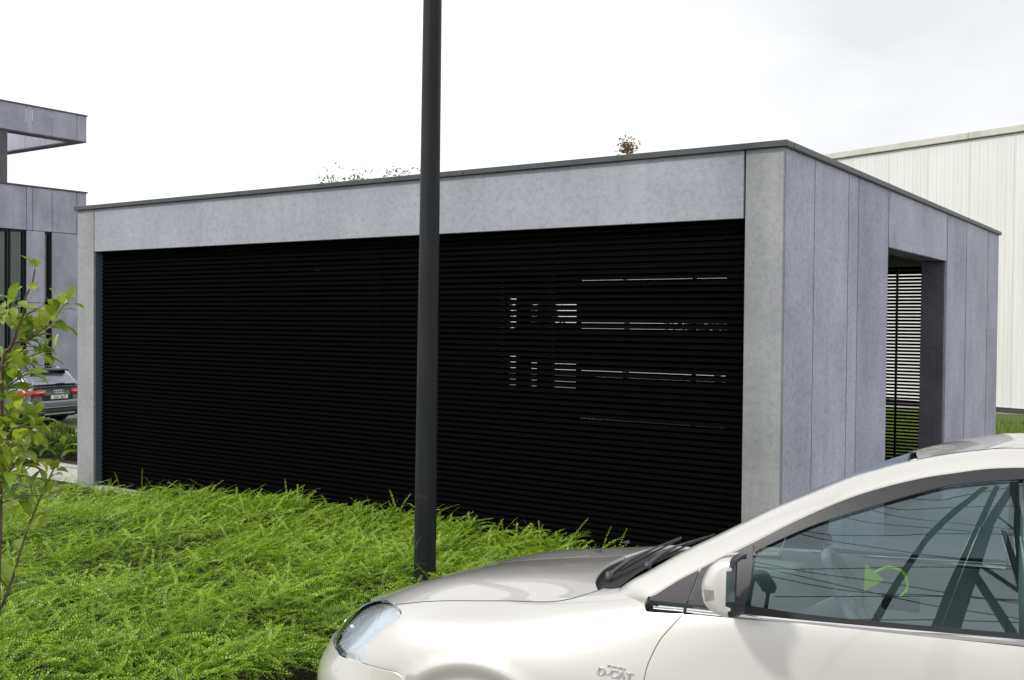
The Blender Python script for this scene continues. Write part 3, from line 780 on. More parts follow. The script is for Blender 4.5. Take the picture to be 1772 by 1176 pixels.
def patch(name, poly, fn, nfn, m, off=0.0, gap=.0028, depth=.014, step=.035, mirror=False, parent=None, both=False, maxseg=.03, extra=None):
    """sheet-metal panel: an outline on a smooth surface, filled, with its edges turned in"""
    P3 = fn(poly[:, 0], poly[:, 1])
    # subdivide long outline edges
    dense = []
    for k in range(len(poly)):
        a, b = poly[k], poly[(k+1) % len(poly)]; d = np.linalg.norm(P3[k]-P3[(k+1) % len(poly)]); n = max(1, int(d/maxseg))
        for i in range(n): dense.append(a+(b-a)*i/n)
    poly = np.array(dense); nb = len(poly)
    A = .5*np.sum(poly[:, 0]*np.roll(poly[:, 1], -1)-np.roll(poly[:, 0], -1)*poly[:, 1])
    if A < 0: poly = poly[::-1]
    mn, mx_ = poly.min(0), poly.max(0); c = (mn+mx_)/2
    e = 1e-2
    su = max(np.linalg.norm(fn(c[None, 0]+e, c[None, 1])-fn(c[None, 0]-e, c[None, 1]))/(2*e), 1e-3)
    sv = max(np.linalg.norm(fn(c[None, 0], c[None, 1]+e)-fn(c[None, 0], c[None, 1]-e))/(2*e), 1e-3)
    gu = np.arange(mn[0], mx_[0], step/su); gv = np.arange(mn[1], mx_[1], step/sv)
    UU, VV = np.meshgrid(gu, gv, indexing='ij'); Q = np.c_[UU.ravel(), VV.ravel()]
    inside = np.zeros(len(Q), bool); dmin = np.full(len(Q), 1e9)
    for k in range(nb):
        a, b = poly[k], poly[(k+1) % nb]
        cr = ((a[1] > Q[:, 1]) != (b[1] > Q[:, 1]))
        with np.errstate(divide='ignore', invalid='ignore'):
            xi = (b[0]-a[0])*(Q[:, 1]-a[1])/(b[1]-a[1])+a[0]
        inside ^= cr & (Q[:, 0] < xi)
        sc = np.array([su, sv]); ab = (b-a)*sc; ap = (Q-a)*sc; t = np.clip((ap@ab)/(ab@ab+1e-12), 0, 1)
        dmin = np.minimum(dmin, np.linalg.norm(ap-t[:, None]*ab, axis=1))
    Q = Q[inside & (dmin > step*.45)]
    if extra is not None:
        ex = np.asarray(extra, float); keep = np.ones(len(Q), bool)
        for a in ex: keep &= np.linalg.norm((Q-a)*np.array([su, sv]), axis=1) > .012
        Q = np.vstack([Q[keep], ex])
    allp = np.vstack([poly, Q]); sc2 = np.array([su, sv])
    vs2, _, fs, ov, _, _ = delaunay_2d_cdt([Vector(p*sc2) for p in allp], [], [list(range(nb))], 1, 1e-6)
    par = np.array([[p.x, p.y] for p in vs2])/sc2
    P = fn(par[:, 0], par[:, 1]); Nn = nfn(par[:, 0], par[:, 1]); P = P+Nn*off
    idx = {}
    for i, lst in enumerate(ov):
        for l in lst: idx[l] = i
    ring = [idx[k] for k in range(nb)]
    RP = P[ring]; RN = Nn[ring]; tang = unit(np.roll(RP, -1, 0)-np.roll(RP, 1, 0)); inw = np.cross(RN, tang)
    # orientation: face winding
    F = [tuple(f) for f in fs]
    a, b, c3 = F[len(F)//2][:3]
    if np.dot(np.cross(P[b]-P[a], P[c3]-P[a]), Nn[a]) < 0: F = [tuple(reversed(f)) for f in F]
    cen = P.mean(0)
    # inward sign from the parameter orientation
    k0 = nb//3
    tp = allp[k0]*sc2; tg = (allp[(k0+1) % nb]-allp[k0-1])*sc2; inn = np.array([-tg[1], tg[0]]); inn /= np.linalg.norm(inn)+1e-9
    q2 = (tp+inn*.004)/sc2; di = fn(q2[None, 0], q2[None, 1])[0]-fn(allp[k0][None, 0], allp[k0][None, 1])[0]
    if np.dot(di, inw[k0]) < 0: inw = -inw
    P[ring] = RP+inw*gap
    n0 = len(P)
    top = P[ring].copy(); b1 = top-inw*.0015-RN*.0018+inw*.0; b2 = top-RN*depth
    V = np.vstack([P, top, b1, b2]); NN = np.vstack([Nn, RN, unit(RN-inw*.8), -inw])
    FF = list(F)
    ringf = []
    for k in range(nb):
        k2 = (k+1) % nb
        for r in (0, 1):
            q = (n0+r*nb+k, n0+r*nb+k2, n0+(r+1)*nb+k2, n0+(r+1)*nb+k); ringf.append(q)
    q = ringf[0]; vv = V[list(q)]
    if np.dot(np.cross(vv[1]-vv[0], vv[2]-vv[0]), -inw[0]) < 0: ringf = [tuple(reversed(f)) for f in ringf]
    FF += ringf
    res = []
    if both:      # one sheet with its mirrored half
        n1 = len(V); V2 = np.vstack([V, V*FLIP]); N2 = np.vstack([NN, NN*FLIP]); F2 = FF+[tuple(n1+i for i in reversed(f)) for f in FF]
        return mk(name, V2, F2, m, parent or car, True, N2)
    if mirror: return mk(name, V*FLIP, [tuple(reversed(f)) for f in FF], m, parent or car, True, NN*FLIP)
    return mk(name, V, FF, m, parent or car, True, NN)

def pair(name, poly, fn, nfn, m, **k):
    a = patch(name, poly, fn, nfn, m, **k); b = patch(name, poly, fn, nfn, m, mirror=True, **k); return a, b

def inner_skin():
    """dark inner skin 14 mm under the panels so the shut lines read dark"""
    tt = np.linspace(0, T_ROWS[-1], 90); V = []; F = []
    ss = np.linspace(.0, 4.15, 24)
    Tg, Sg = np.meshgrid(tt, ss, indexing='ij'); P = body(Tg.ravel(), Sg.ravel())-body_n(Tg.ravel(), Sg.ravel())*.016
    V = list(P); F = grid_faces(90, 24)
    t2 = np.linspace(0, 4.55, 40); s2 = np.linspace(4.15, 7, 20); n0 = len(V)
    Tg, Sg = np.meshgrid(t2, s2, indexing='ij'); P = body(Tg.ravel(), Sg.ravel())-body_n(Tg.ravel(), Sg.ravel())*.016
    V += list(P); F += [tuple(n0+i for i in f) for f in grid_faces(40, 20)]
    # leave the wheel openings and the headlamp bowls free
    V = np.array(V); keep = []
    for f in F:
        c = V[list(f)].mean(0)
        if np.hypot(c[0]-.93, c[2]-.315) < .37 or np.hypot(c[0]-3.63, c[2]-.315) < .37: continue
        if c[0] < .57 and c[1] < -.33 and .60 < c[2] < .82: continue
        keep.append(f)
    V2 = np.vstack([V, V*FLIP]); n = len(V)
    mk("inner_skin", V2, keep+[tuple(n+i for i in reversed(f)) for f in keep], M['inner_black'], car, True)
inner_skin()

# ---- sheet metal
ARC = lambda uc, a0, a1, n=16: [(uc+.317*math.cos(a), .311+.317*math.sin(a)) for a in np.linspace(a0, a1, n)]
def uz_to_ts(u, z):
    """(u,z) on the flank -> surface parameters, by Newton"""
    t = float(np.interp(u, [0.66, .95, 1.3, 1.7, 2.6, 3.4, 4.05, 4.48], T_ROWS[4:12])); s = float(np.interp(z, [.2, .38, .59, .73, .84, .95], [0, 1, 2, 3, 4, 5]))
    for _ in range(12):
        p = body([t], [s])[0]; e = np.array([p[0]-u, p[2]-z])
        J = np.stack([(body([t+1e-3], [s])[0]-p)[[0, 2]]/1e-3, (body([t], [s+1e-3])[0]-p)[[0, 2]]/1e-3], 1)
        d = np.linalg.lstsq(J, e, rcond=None)[0]; d *= min(1, .3/(np.abs(d).max()+1e-9)); t -= d[0]; s = max(0, s-d[1])
    return (t, s)
arch_f = [uz_to_ts(u, z) for u, z in ARC(.93, R(135), R(-18), 22)]
arch_f_front = [uz_to_ts(u, z) for u, z in ARC(.93, R(-172), R(-225)+0, 8)]
door_bot_f = uz_to_ts(1.486, .235); door_bot_r = uz_to_ts(2.59, .235)
cut = CUT+[uz_to_ts(1.489, .55), uz_to_ts(1.486, .40), door_bot_f]
bump_end = arch_f[0]
bump_line = [LAMP_EDGE[-1]]+BUMP_EDGE[:2]+[bump_end]
gapseg = lambda a, b: [a, b]
fender = outline([HOOD_EDGE, COWL, PILBASE, BELT[:4], cut, [door_bot_f, arch_f[-1]], arch_f[::-1], bump_line[::-1], LAMP_EDGE[2:][::-1]], 4)
def flare(P):
    d = np.minimum(np.hypot(P[:, 0]-.93, P[:, 2]-.312), np.hypot(P[:, 0]-3.63, P[:, 2]-.312)); return -.026*sstep(.372, .316, d)+.004*np.exp(-((d-.375)/.022)**2)
def wingfn(t, s):
    P = body(t, s); return P+body_n(t, s)*flare(P)[:, None]
def wing_n(t, s):
    e = 4e-3; t = np.asarray(t, float); s = np.asarray(s, float)
    a = wingfn(t+e, s)-wingfn(t-e, s); b = wingfn(t, s+e)-wingfn(t, s-e); n = unit(np.cross(b, a)); r = body_n(t, s)
    return n*np.sign(np.sum(n*r, 1, keepdims=True))
lip_pts = [uz_to_ts(.93+r*math.cos(a), .312+r*math.sin(a)) for r in (.327, .336, .344, .352, .360, .368, .377, .388, .400) for a in np.linspace(R(22), R(125), 44)]
pair("wing_panel", fender, wingfn, wing_n, M['paint'], step=.03, extra=lip_pts)
belt_door = BELT[3:]+[(uz_to_ts(2.59, .958))]
bpl = [uz_to_ts(2.59, z) for z in (.958, .8, .6, .4, .235)]
door = outline([belt_door, bpl, [bpl[-1], door_bot_f], cut[::-1]], 4)
d1, d2 = pair("front_door", door, body, body_n, M['paint'])
# rear door, quarter, sill
arch_r = [uz_to_ts(u, z) for u, z in ARC(3.63, R(198), R(20), 24)]
rd_top = [uz_to_ts(u, z) for u, z in ((2.60, .96), (3.0, .975), (3.42, .992))]
rd_back = [uz_to_ts(u, z) for u, z in ((3.42, .992), (3.44, .85), (3.36, .63))]
arr2 = [p for p in arch_r if True]
rdoor = outline([rd_top, rd_back, [uz_to_ts(u, z) for u, z in ARC(3.63, R(132), R(197), 10)], [uz_to_ts(3.27, .235), uz_to_ts(2.60, .235)], [uz_to_ts(2.60, z) for z in (.235, .4, .6, .8, .96)]], 3)
pair("rear_door", rdoor, body, body_n, M['paint'], step=.06)
quarter = outline([[uz_to_ts(u, z) for u, z in ((3.424, 1.005), (3.9, 1.01), (4.2, 1.0))], [(11.6, 4.6), (11.75, 3.6), (11.75, 2.4)], [uz_to_ts(u, z) for u, z in ARC(3.63, R(30), R(131), 14)], [uz_to_ts(u, z) for u, z in ((3.37, .63), (3.445, .85), (3.424, 1.005))]], 3)
pair("rear_wing", quarter, body, body_n, M['paint'], step=.06)
rbump = np.array([(11.76, 2.35), (11.76, .05), (13.2, .05), (13.2, 2.35)])
patch("rear_bumper", rbump, body, body_n, M['paint'], both=True, off=.01, step=.06)
patch("boot_lid", np.array([(11.78, 2.45), (13.2, 2.45), (13.2, 7.0), (11.7, 7.0), (11.62, 4.7)]), body, body_n, M['paint'], both=True, gap=.0, step=.06)
pair("tail_light", np.array([(11.3, 2.9), (12.3, 2.9), (12.3, 4.2), (11.3, 4.2)]), body, body_n, M['red_lens'], off=.012, step=.06)
# bonnet: near half mirrored onto the far half
hood_rear = [COWL[0], (4.33, 5.66), (4.275, 6.02), (4.238, 6.38), (4.22, 6.85), (4.216, 7.0)]
hood_front = [(.70, 7.0), (.72, 6.3), (1.0, 5.55), (1.55, 5.40), LAMP_EDGE[1]]
hood = outline([hood_rear, [hood_rear[-1], hood_front[0]], hood_front, [LAMP_EDGE[1], LAMP_EDGE[2]], HOOD_EDGE], 4)
def hoodfn(t, s):
    P = body(t, s); n = body_n(t, s)
    t = np.asarray(t); s = np.asarray(s)
    rise = -.004+.013*sstep(5.15, 6.0, s)*sstep(2.2, 3.4, t)          # the raised centre of the bonnet
    return P+n*(rise+.002)[:, None]
def hood_n(t, s):
    e = 4e-3; t = np.asarray(t, float); s = np.asarray(s, float)
    a = hoodfn(t+e, s)-hoodfn(t-e, s); b = hoodfn(t, np.minimum(s+e, 7))-hoodfn(t, s-e); n = unit(np.cross(b, a)); n *= np.sign(n[:, 2:3]); return n
bonnet = patch("bonnet", hood, hoodfn, hood_n, M['paint'], both=True, gap=.003)
# dark rubber line in the joint between bonnet and wing
he = catmull(np.array(HOOD_EDGE), 5); hl = body(he[:, 0], he[:, 1])-body_n(he[:, 0], he[:, 1])*.0002
M['joint'] = mat('joint', (.05, .05, .05), .7)
for f_ in (np.ones(3), FLIP): tube("bonnet_seal", hl*f_, .0019, M['joint'], car, 6)
# front bumper
bl = [LAMP_EDGE[-1], (2.1, 2.36), (1.68, 2.42), (1.2, 2.43), (.6, 2.44), (0, 2.44)]
bump = outline([[(0, 0.02), (0, 2.44)], bl[::-1], [LAMP_EDGE[-1]]+BUMP_EDGE[:2]+[bump_end], [bump_end]+[uz_to_ts(u, z) for u, z in ARC(.93, R(140), R(190), 8)], [uz_to_ts(.55, .215), (2.2, .02), (1.2, .02), (0, .02)]], 4)
def bumpfn(t, s):
    s = np.asarray(s, float); t = np.asarray(t, float); q = .013*np.exp(-((s-1.55)/.45)**2)*sstep(3.3, 2.4, t)
    return body(t, s)+body_n(t, s)*(.004+q)[:, None]
def bump_n(t, s):
    e = 4e-3; t = np.asarray(t, float); s = np.asarray(s, float)
    a = bumpfn(t+e, s)-bumpfn(np.maximum(t-e, 0), s); b = bumpfn(t, s+e)-bumpfn(t, np.maximum(s-e, 0)); n = unit(np.cross(b, a)); r = body_n(t, s)
    n *= np.sign(np.sum(n*r, 1, keepdims=True)); return n
bumper = patch("front_bumper", bump, bumpfn, bump_n, M['paint'], both=True, gap=.0015)
# grille between the lamps
gr = outline([[(0, 2.5), (0, 5.0)], [(0, 5.0), (.6, 5.8), (.9, 5.25)], [(.95, 5.0), (.92, 3.5), (.9, 2.48), (0, 2.48)]], 3)
grille = patch("grille", gr, body, body_n, M['trim_black'], both=True, off=-.006, gap=0)
for s_ in (3.0, 3.6, 4.2):
    pts = body(np.linspace(0, .80, 12), np.full(12, s_)); pts = pts-body_n(np.linspace(0, .80, 12), np.full(12, s_))*.008; pts = np.vstack([(pts*FLIP)[::-1], pts[1:]])
    tube("bar", pts, .005, M['chrome'], grille, 6)
# ---- headlamps
lamp_front = [LAMP_EDGE[-1], (2.1, 2.36), (1.6, 2.42), (1.12, 2.75), (1.0, 3.3), (1.02, 4.1), (1.14, 4.9), (1.42, 5.33), LAMP_EDGE[0]]
lamp = outline([LAMP_EDGE, lamp_front], 4)
la, lb_ = pair("headlight", lamp, body, body_n, M['lens'], gap=.005, step=.02, depth=.006)
def lampin(t, s):
    return body(t, s)-body_n(t, s)*.024
M['lamp_grey'] = mat('lamp_grey', (.86, .87, .89), .20, .60)
for mir, par in ((False, la), (True, lb_)):
    patch("reflector", outline([LAMP_EDGE, lamp_front], 4), lampin, body_n, M['lamp_grey'], gap=-.004, step=.02, depth=-.018, mirror=mir, parent=par)
    fl = FLIP if mir else np.ones(3)
    for (t, s, r, dpt) in ():
        c = body([t], [s])[0]-body_n([t], [s])[0]*.050; ax = unit(np.array([-.86, -.42, .18])); a = unit(np.cross(ax, [0, 0, 1])); b = np.cross(ax, a)
        V = []; n = 22; prof = [(1.0, .018), (.97, .012), (.80, -.012), (.5, -.028), (.22, -.036)]
        for rr_, h in prof:
            for k in range(n): V.append((c+(a*math.cos(6.2832*k/n)+b*math.sin(6.2832*k/n))*r*rr_+ax*h)*fl)
        F = grid_faces(len(prof), n, True); F.append(tuple((len(prof)-1)*n+k for k in range(n)))
        bowl = mk("bowl", V, F, M['reflector'], par, True)
        bz = [c-ax*.03, c-ax*.004]; bz = [p*fl for p in bz]

# ---- pillars, roof and glass
E2X = [(1.452, .925)]+E2+[(3.0, 1.437), (3.4, 1.412), (3.7, 1.312), (3.95, 1.14), (4.03, 1.045)]
e2 = np.array([(u, -(glassv(u, z)+.012), z) for u, z in E2X])
e2[0, 1] += .03
e1 = np.array([(u, -v, z) for u, v, z in [(1.335, .688, .936)]+E1]+[(3.0, -.573, 1.482), (3.4, -.566, 1.458), (3.8, -.575, 1.338), (4.14, -.62, 1.10), (4.24, -.66, 1.035)])
NA = 150
e1s = resample(catmull(e1, 8), 400); e2s = resample(catmull(e2, 8), 400)
a1 = resample(e1s, NA); a2 = resample(e2s, NA)
def pillar_grid():
    mid = (a1+a2)/2; tg = unit(np.gradient(mid, axis=0)); ac = unit(a2-a1); nn = np.cross(tg, ac); nn *= np.sign(nn[:, 2:3])
    w = np.linspace(0, 1, 11); rows = []
    for k in w:
        rows.append(a1+(a2-a1)*k+nn*(.017*math.sin(math.pi*k**.8)**.9)+np.array([0, 0, 0]))
    return np.stack(rows, 1), nn
PG, pn = pillar_grid()
gn = np.cross(np.gradient(PG, axis=0), np.gradient(PG, axis=1)); gn = unit(gn); gn *= np.sign(np.sum(gn*pn[:, None], -1, keepdims=True))
# turned-in edges of the pillar
lip1 = PG[:, 0]-pn*.018+(a2-a1)*.02; lip2 = PG[:, -1]-pn*.02
PGx = np.concatenate([lip1[:, None], PG[:, :1], PG, PG[:, -1:], lip2[:, None]], 1)
ac = unit(a2-a1); gnx = np.concatenate([-ac[:, None], -ac[:, None], gn, ac[:, None], ac[:, None]], 1)
Fp = grid_faces(NA, PGx.shape[1]); Vp = PGx.reshape(-1, 3); Np = gnx.reshape(-1, 3)
q = Fp[5]; 
if np.dot(np.cross(Vp[q[1]]-Vp[q[0]], Vp[q[2]]-Vp[q[0]]), Np[q[0]]) < 0: Fp = [tuple(reversed(f)) for f in Fp]
mk("pillar", Vp, Fp, M['paint'], car, True, Np)
mk("pillar", Vp*FLIP, [tuple(reversed(f)) for f in Fp], M['paint'], car, True, Np*FLIP)
# roof, windscreen and rear window span between the two pillar lines
def span(name, edge, centre, m, n=30, k=15, drop=.008, crown=0.0, inset=.004):
    ed = resample(edge, n); ce = resample(catmull(centre, 8), n); rows = []
    for w in np.linspace(0, 1, k):
        f = 1-(1-w)**2
        rows.append(np.stack([ed[:, 0]+(ce[:, 0]-ed[:, 0])*f, (ed[:, 1]+inset)*(1-w), ed[:, 2]-drop+(ce[:, 2]-ed[:, 2]+drop)*f], 1))
    Gr = np.stack(rows, 1); Gf = np.concatenate([Gr, (Gr*FLIP)[:, ::-1][:, 1:]], 1)
    nn = unit(np.cross(np.gradient(Gf, axis=0), np.gradient(Gf, axis=1))); nn *= np.sign(nn[..., 2:3]); F = grid_faces(n, 2*k-1); V = Gf.reshape(-1, 3); Nn = nn.reshape(-1, 3); q = F[0]
    if np.dot(np.cross(V[q[1]]-V[q[0]], V[q[2]]-V[q[0]]), Nn[q[0]]) < 0: F = [tuple(reversed(f)) for f in F]
    return mk(name, V, F, m, car, True, Nn), Gf
i0 = np.argmin(np.abs(e1s[:, 0]-2.222)); i1 = np.argmin(np.abs(e1s[:, 0]-3.4)); 
edge_ws = e1s[10:i0]; edge_rf = e1s[i0+3:i1]; edge_rw = e1s[i1+3:-14]
wscreen, WG = span("windscreen", edge_ws, [(1.325, 0, .955), (1.6, 0, 1.124), (1.847, 0, 1.270), (2.017, 0, 1.353), (2.099, 0, 1.394), (2.200, 0, 1.438)], M['car_glass'], drop=.012)
roof, RG = span("roof", edge_rf, [(2.214, 0, 1.444), (2.31, 0, 1.475), (2.42, 0, 1.501), (2.55, 0, 1.519), (3.0, 0, 1.530), (3.38, 0, 1.502)], M['paint'], drop=.004)
rglass, _ = span("rear_window", edge_rw, [(3.40, 0, 1.498), (3.8, 0, 1.37), (4.2, 0, 1.10)], M['car_glass'])
# black bands round the windscreen, ditch seal and header
tube("windscreen_seal", np.vstack([WG[-1][:15]+[0, 0, .001], (WG[-1][:15]*FLIP)[::-1][1:]+[0, 0, .001]]), .003, M['rubber'], car, 6)
def strip(name, A, B, m, lift=.004):
    V = np.vstack([A+[0, 0, lift], B+[0, 0, lift]]); n = len(A); return mk(name, V, [(k, k+1, n+k+1, n+k) for k in range(n-1)], m, car, True)
tube("roof_seal", edge_rf+[0, .004, .000], .0045, M['rubber'], car, 6); tube("roof_seal", (edge_rf+[0, .004, 0])*FLIP, .0045, M['rubber'], car, 6)
lining = RG.reshape(-1, 3)-[0, 0, .03]; mk("headlining", lining, grid_faces(30, 29), M['dash'], car, True)
# cowl under the wipers
M['cowl'] = mat('cowl', (.03, .032, .036), .22)
hr = hoodfn(np.array([p[0] for p in hood_rear]), np.array([p[1] for p in hood_rear]))
hrs = resample(catmull(hr, 6), 24)-[.012, 0, .010]; wb = resample(WG[0][:15], 24); wb = wb+np.array([.035, 0, .012])
mid = (hrs+wb)/2-[0, 0, .022]
rows = np.stack([hrs, (hrs+mid)/2-[0, 0, .012], mid, (mid+wb)/2-[0, 0, .004], wb], 1)
V = rows.reshape(-1, 3); F = grid_faces(24, 5); n = len(V)
mk("cowl_panel", np.vstack([V, V*FLIP]), F+[tuple(n+i for i in reversed(f)) for f in F], M['cowl'], car, True)
# filler between the wing top and the cowl end
# side glass, frames, trims
E2i = [(u, z) for u, z in E2X if 1.52 < u < 2.63]+[(2.63, 1.4385)]
btop = outline([E2X[1:], [(4.03, 1.045), (4.02, .998)], [(4.0, 1.0), (3.4, .995), (2.63, .985)], CHROME_TOP[::-1], [(1.531, .958), TRI[0]]], 4)
# black frame band: outline with the front and rear glass openings cut as separate lower layers
band_f = outline([[(1.655, 1.062)]+[p for p in E2X if p[0] > 1.66 and p[0] < 2.55]+[(2.59, 1.4285)], [(2.59, 1.383), (2.529, 1.389)], GLASS_TOP[::-1][1:-2], [(1.800, 1.144)]], 4)
pair("window_frame", band_f, side, side_n, M['trim_black'], off=.007, gap=.0005, step=.03, depth=.008)
pair("quarter_trim", outline([TRI[:1]+[(u, z-.003) for u, z in E2X if 1.497 < u < 1.64]+[(1.641, 1.060)], [(1.641, 1.060), (1.626, 1.000), (1.610, .9545)], [(1.610, .9545), (1.503, .9505), TRI[0]]], 3), side, side_n, M['plastic_grey'], off=.008, gap=.0012, step=.02, depth=.01)
pair("mirror_sail", outline([[(1.615, .9545), (1.632, 1.000), (1.648, 1.062)], [(1.648, 1.062), (1.695, 1.095), (1.799, 1.146)], [(1.799, 1.146), (1.802, 1.054), (1.783, .960)], [(1.783, .960), (1.615, .9545)]], 3), side, side_n, M['plastic_grey'], off=.008, gap=.0012, step=.02, depth=.01)
glass_f = outline([GLASS_TOP[1:-1]+[(2.529, 1.39)], [(2.529, .985), (2.529, .975)], [(2.529, .97), (2.15, .962), (1.79, .960)], [(1.784, .972), (1.792, 1.016)]], 4)
pair("side_window", glass_f, side, side_n, M['car_glass'], off=-.006, gap=0, step=.05, depth=.003)
seal = outline([GLASS_BOT+[(2.59, .990)], [(2.59, .978)], [p for p in CHROME_TOP[::-1] if p[0] > 1.775]], 4)
pair("window_seal", seal, side, side_n, M['rubber'], off=.006, gap=0, step=.03, depth=.006)
pair("door_pillar_trim", np.array([(2.527, 1.388), (2.59, 1.384), (2.59, .990), (2.531, .988)]), side, side_n, M['trim_black'], off=.004, gap=.001, step=.05)
rg_ = outline([[(2.598, 1.385), (3.0, 1.395), (3.35, 1.37), (3.56, 1.265)], [(3.56, 1.265), (3.62, 1.0)], [(3.62, 1.0), (2.598, .990)]], 4)
pair("side_window", rg_, side, side_n, M['car_glass'], off=-.006, gap=0, step=.06, depth=.003)
bandr = outline([[(2.598, 1.4287), (3.0, 1.436), (3.4, 1.411), (3.7, 1.311)], [(3.7, 1.311), (3.56, 1.267)], [(3.555, 1.268), (3.35, 1.37), (3.0, 1.395), (2.598, 1.385)]], 4)
pair("window_frame", bandr, side, side_n, M['trim_black'], off=.007, gap=.0005, step=.04, depth=.008)
cpil = outline([[(3.705, 1.309), (3.95, 1.14), (4.03, 1.045)], [(4.03, 1.045), (4.0, .995), (3.43, .99)], [(3.43, .99), (3.43, 1.006), (3.625, 1.006), (3.565, 1.27)]], 4)
pair("rear_pillar", cpil, side, side_n, M['paint'], off=.006, gap=.001, step=.05)
# chrome strip: a short piece on the wing, a long one on the door
cs_top = np.array(CHROME_TOP); cs_bot = np.array(CHROME_BOT)
def chrome(u0, u1):
    us = np.linspace(u0, u1, 30); zt = np.interp(us, cs_top[:, 0], cs_top[:, 1]); zb = np.interp(us, cs_bot[:, 0], cs_bot[:, 1])
    return np.vstack([np.c_[us, zt], np.c_[us, zb][::-1]])
def chrome_fn(u, z):
    P = side(u, z); zt = np.interp(u, cs_top[:, 0], cs_top[:, 1]); zb = np.interp(u, cs_bot[:, 0], cs_bot[:, 1]); w = np.clip((z-zb)/(zt-zb), 0, 1)
    return P+np.stack([np.zeros_like(w), -(.008+.005*np.sin(np.pi*w)), np.zeros_like(w)], -1)
def chrome_n(u, z):
    zt = np.interp(u, cs_top[:, 0], cs_top[:, 1]); zb = np.interp(u, cs_bot[:, 0], cs_bot[:, 1]); w = np.clip((z-zb)/(zt-zb), 0, 1)
    return unit(np.stack([np.zeros_like(w), -np.ones_like(w), -.2+1.3*(w-.5)], -1))
pair("chrome_strip", chrome(1.506, 1.602), chrome_fn, chrome_n, M['chrome'], gap=.0005, step=.006, depth=.01)
pair("chrome_strip", chrome(1.613, 2.59), chrome_fn, chrome_n, M['chrome'], gap=.0005, step=.006, depth=.01)
cs_top = np.vstack([cs_top, [(3.42, .992)]]); cs_bot = np.vstack([cs_bot, [(3.42, .977)]])
pair("chrome_strip", chrome(2.60, 3.42), chrome_fn, chrome_n, M['chrome'], gap=.0005, step=.012, depth=.01)
tri_lip = [side(np.array([u]), np.array([z]))[0]+[0, -.006, 0] for u, z in ((1.525, .934), (1.487, .947), (1.488, .961), (1.51, .979))]
for s_ in (1, -1): tube("trim_seal", np.array(tri_lip)*[1, s_, 1], .0045, M['rubber'], car, 6)
# door handle, sill
for s_ in (1, -1):
    a = uz_to_ts(2.36, .80); p = body([a[0]], [a[1]])[0]
    h = tube("door_handle", [(p[0]-.09, (p[1]-.004)*s_, .80), (p[0]-.07, (p[1]-.03)*s_, .803), (p[0]+.05, (p[1]-.032)*s_, .807), (p[0]+.09, (p[1]-.004)*s_, .808)], .011, M['paint'], d1 if s_ > 0 else d2, 8)
    box("sill", 1.30, 3.28, -.83*s_, -.70*s_, .17, .25, M['trim_black'], car, .02)
# ---- wing mirrors
Dshape = catmull([(1.806, 1.136), (1.788, 1.139), (1.752, 1.131), (1.724, 1.108), (1.705, 1.073), (1.6985, 1.042), (1.7065, 1.004), (1.724, .984), (1.752, .971), (1.788, .966), (1.806, .970)], 6)
Dshape = np.vstack([Dshape, [(1.804, .980), (1.772, .985), (1.772, 1.121), (1.804, 1.126)]])
def mirror_shell(sgn):
    cu, cz = 1.788, 1.053
    secs = [(.895, .80), (.905, .93), (.93, 1.0), (.98, 1.0), (1.02, .96), (1.045, .87), (1.058, .70), (1.062, .45)]
    n = len(Dshape); rows = []
    for v, k in secs:
        sh = (1-k)*.35
        rows.append(np.stack([cu+(Dshape[:, 0]-cu)*(k if k < 1 else 1)*1.0, np.full(n, -v), cz+(Dshape[:, 1]-cz)*(.45+.55*k)], 1))
    Gm = np.stack(rows, 0); ns = Gm.shape[0]
    root = None
    Dz = Dshape[:, 1]; Dx = Dshape[:, 0]
    groups = {'cap': ([], []), 'indicator': ([], []), 'rim': ([], [])}
    faces = grid_faces(ns, n, True); V = Gm.reshape(-1, 3)
    for f in faces:
        c = V[list(f)].mean(0); j_ = f[0] % n; k = 'rim' if min(Dx[j_], Dx[(j_+1) % n]) > 1.7865 or j_ >= n-5 else ('indicator' if (Dz[j_] <= 1.0425 and Dz[(j_+1) % n] >= 1.0035 and c[1] < -.925 and Dx[j_] < 1.765) else 'cap'); groups[k][1].append(f)
    tip = tuple((ns-1)*n+k for k in range(n)); groups['cap'][1].append(tip)
    cap = None
    for k, mm in (('cap', M['paint']), ('rim', M['trim_black']), ('indicator', M['indicator'])):
        fs = groups[k][1]; used = sorted({i for f in fs for i in f}); mp_ = {i: j for j, i in enumerate(used)}; vv = V[used]*[1, sgn, 1]
        ff = [tuple(mp_[i] for i in f) for f in fs]
        if sgn > 0: ff = [tuple(reversed(f)) for f in ff]
        o = mk({'cap': 'wing_mirror', 'rim': 'mirror_rim', 'indicator': 'indicator'}[k], vv, ff, mm, car if k == 'cap' else cap, True)
        if k == 'cap': cap = o
    gl = Gm[1:7, [0, -1]]
    Vg = np.array([(1.7740, -v*1.0, z) for v, z in ((.91, .982), (.91, 1.125), (1.03, 1.120), (1.045, 1.053), (1.03, .987))])*[1, sgn, 1]
    mk("mirror_glass", Vg, [tuple(range(5)) if sgn < 0 else tuple(range(4, -1, -1))], M['chrome'], cap)
    tube("mirror_arm", np.array([(1.725, -.80, .985), (1.730, -.85, 1.005), (1.738, -.91, 1.03)])*[1, sgn, 1], [.024, .022, .022], M['trim_black'], cap, 10)
mirror_shell(1); mirror_shell(-1)
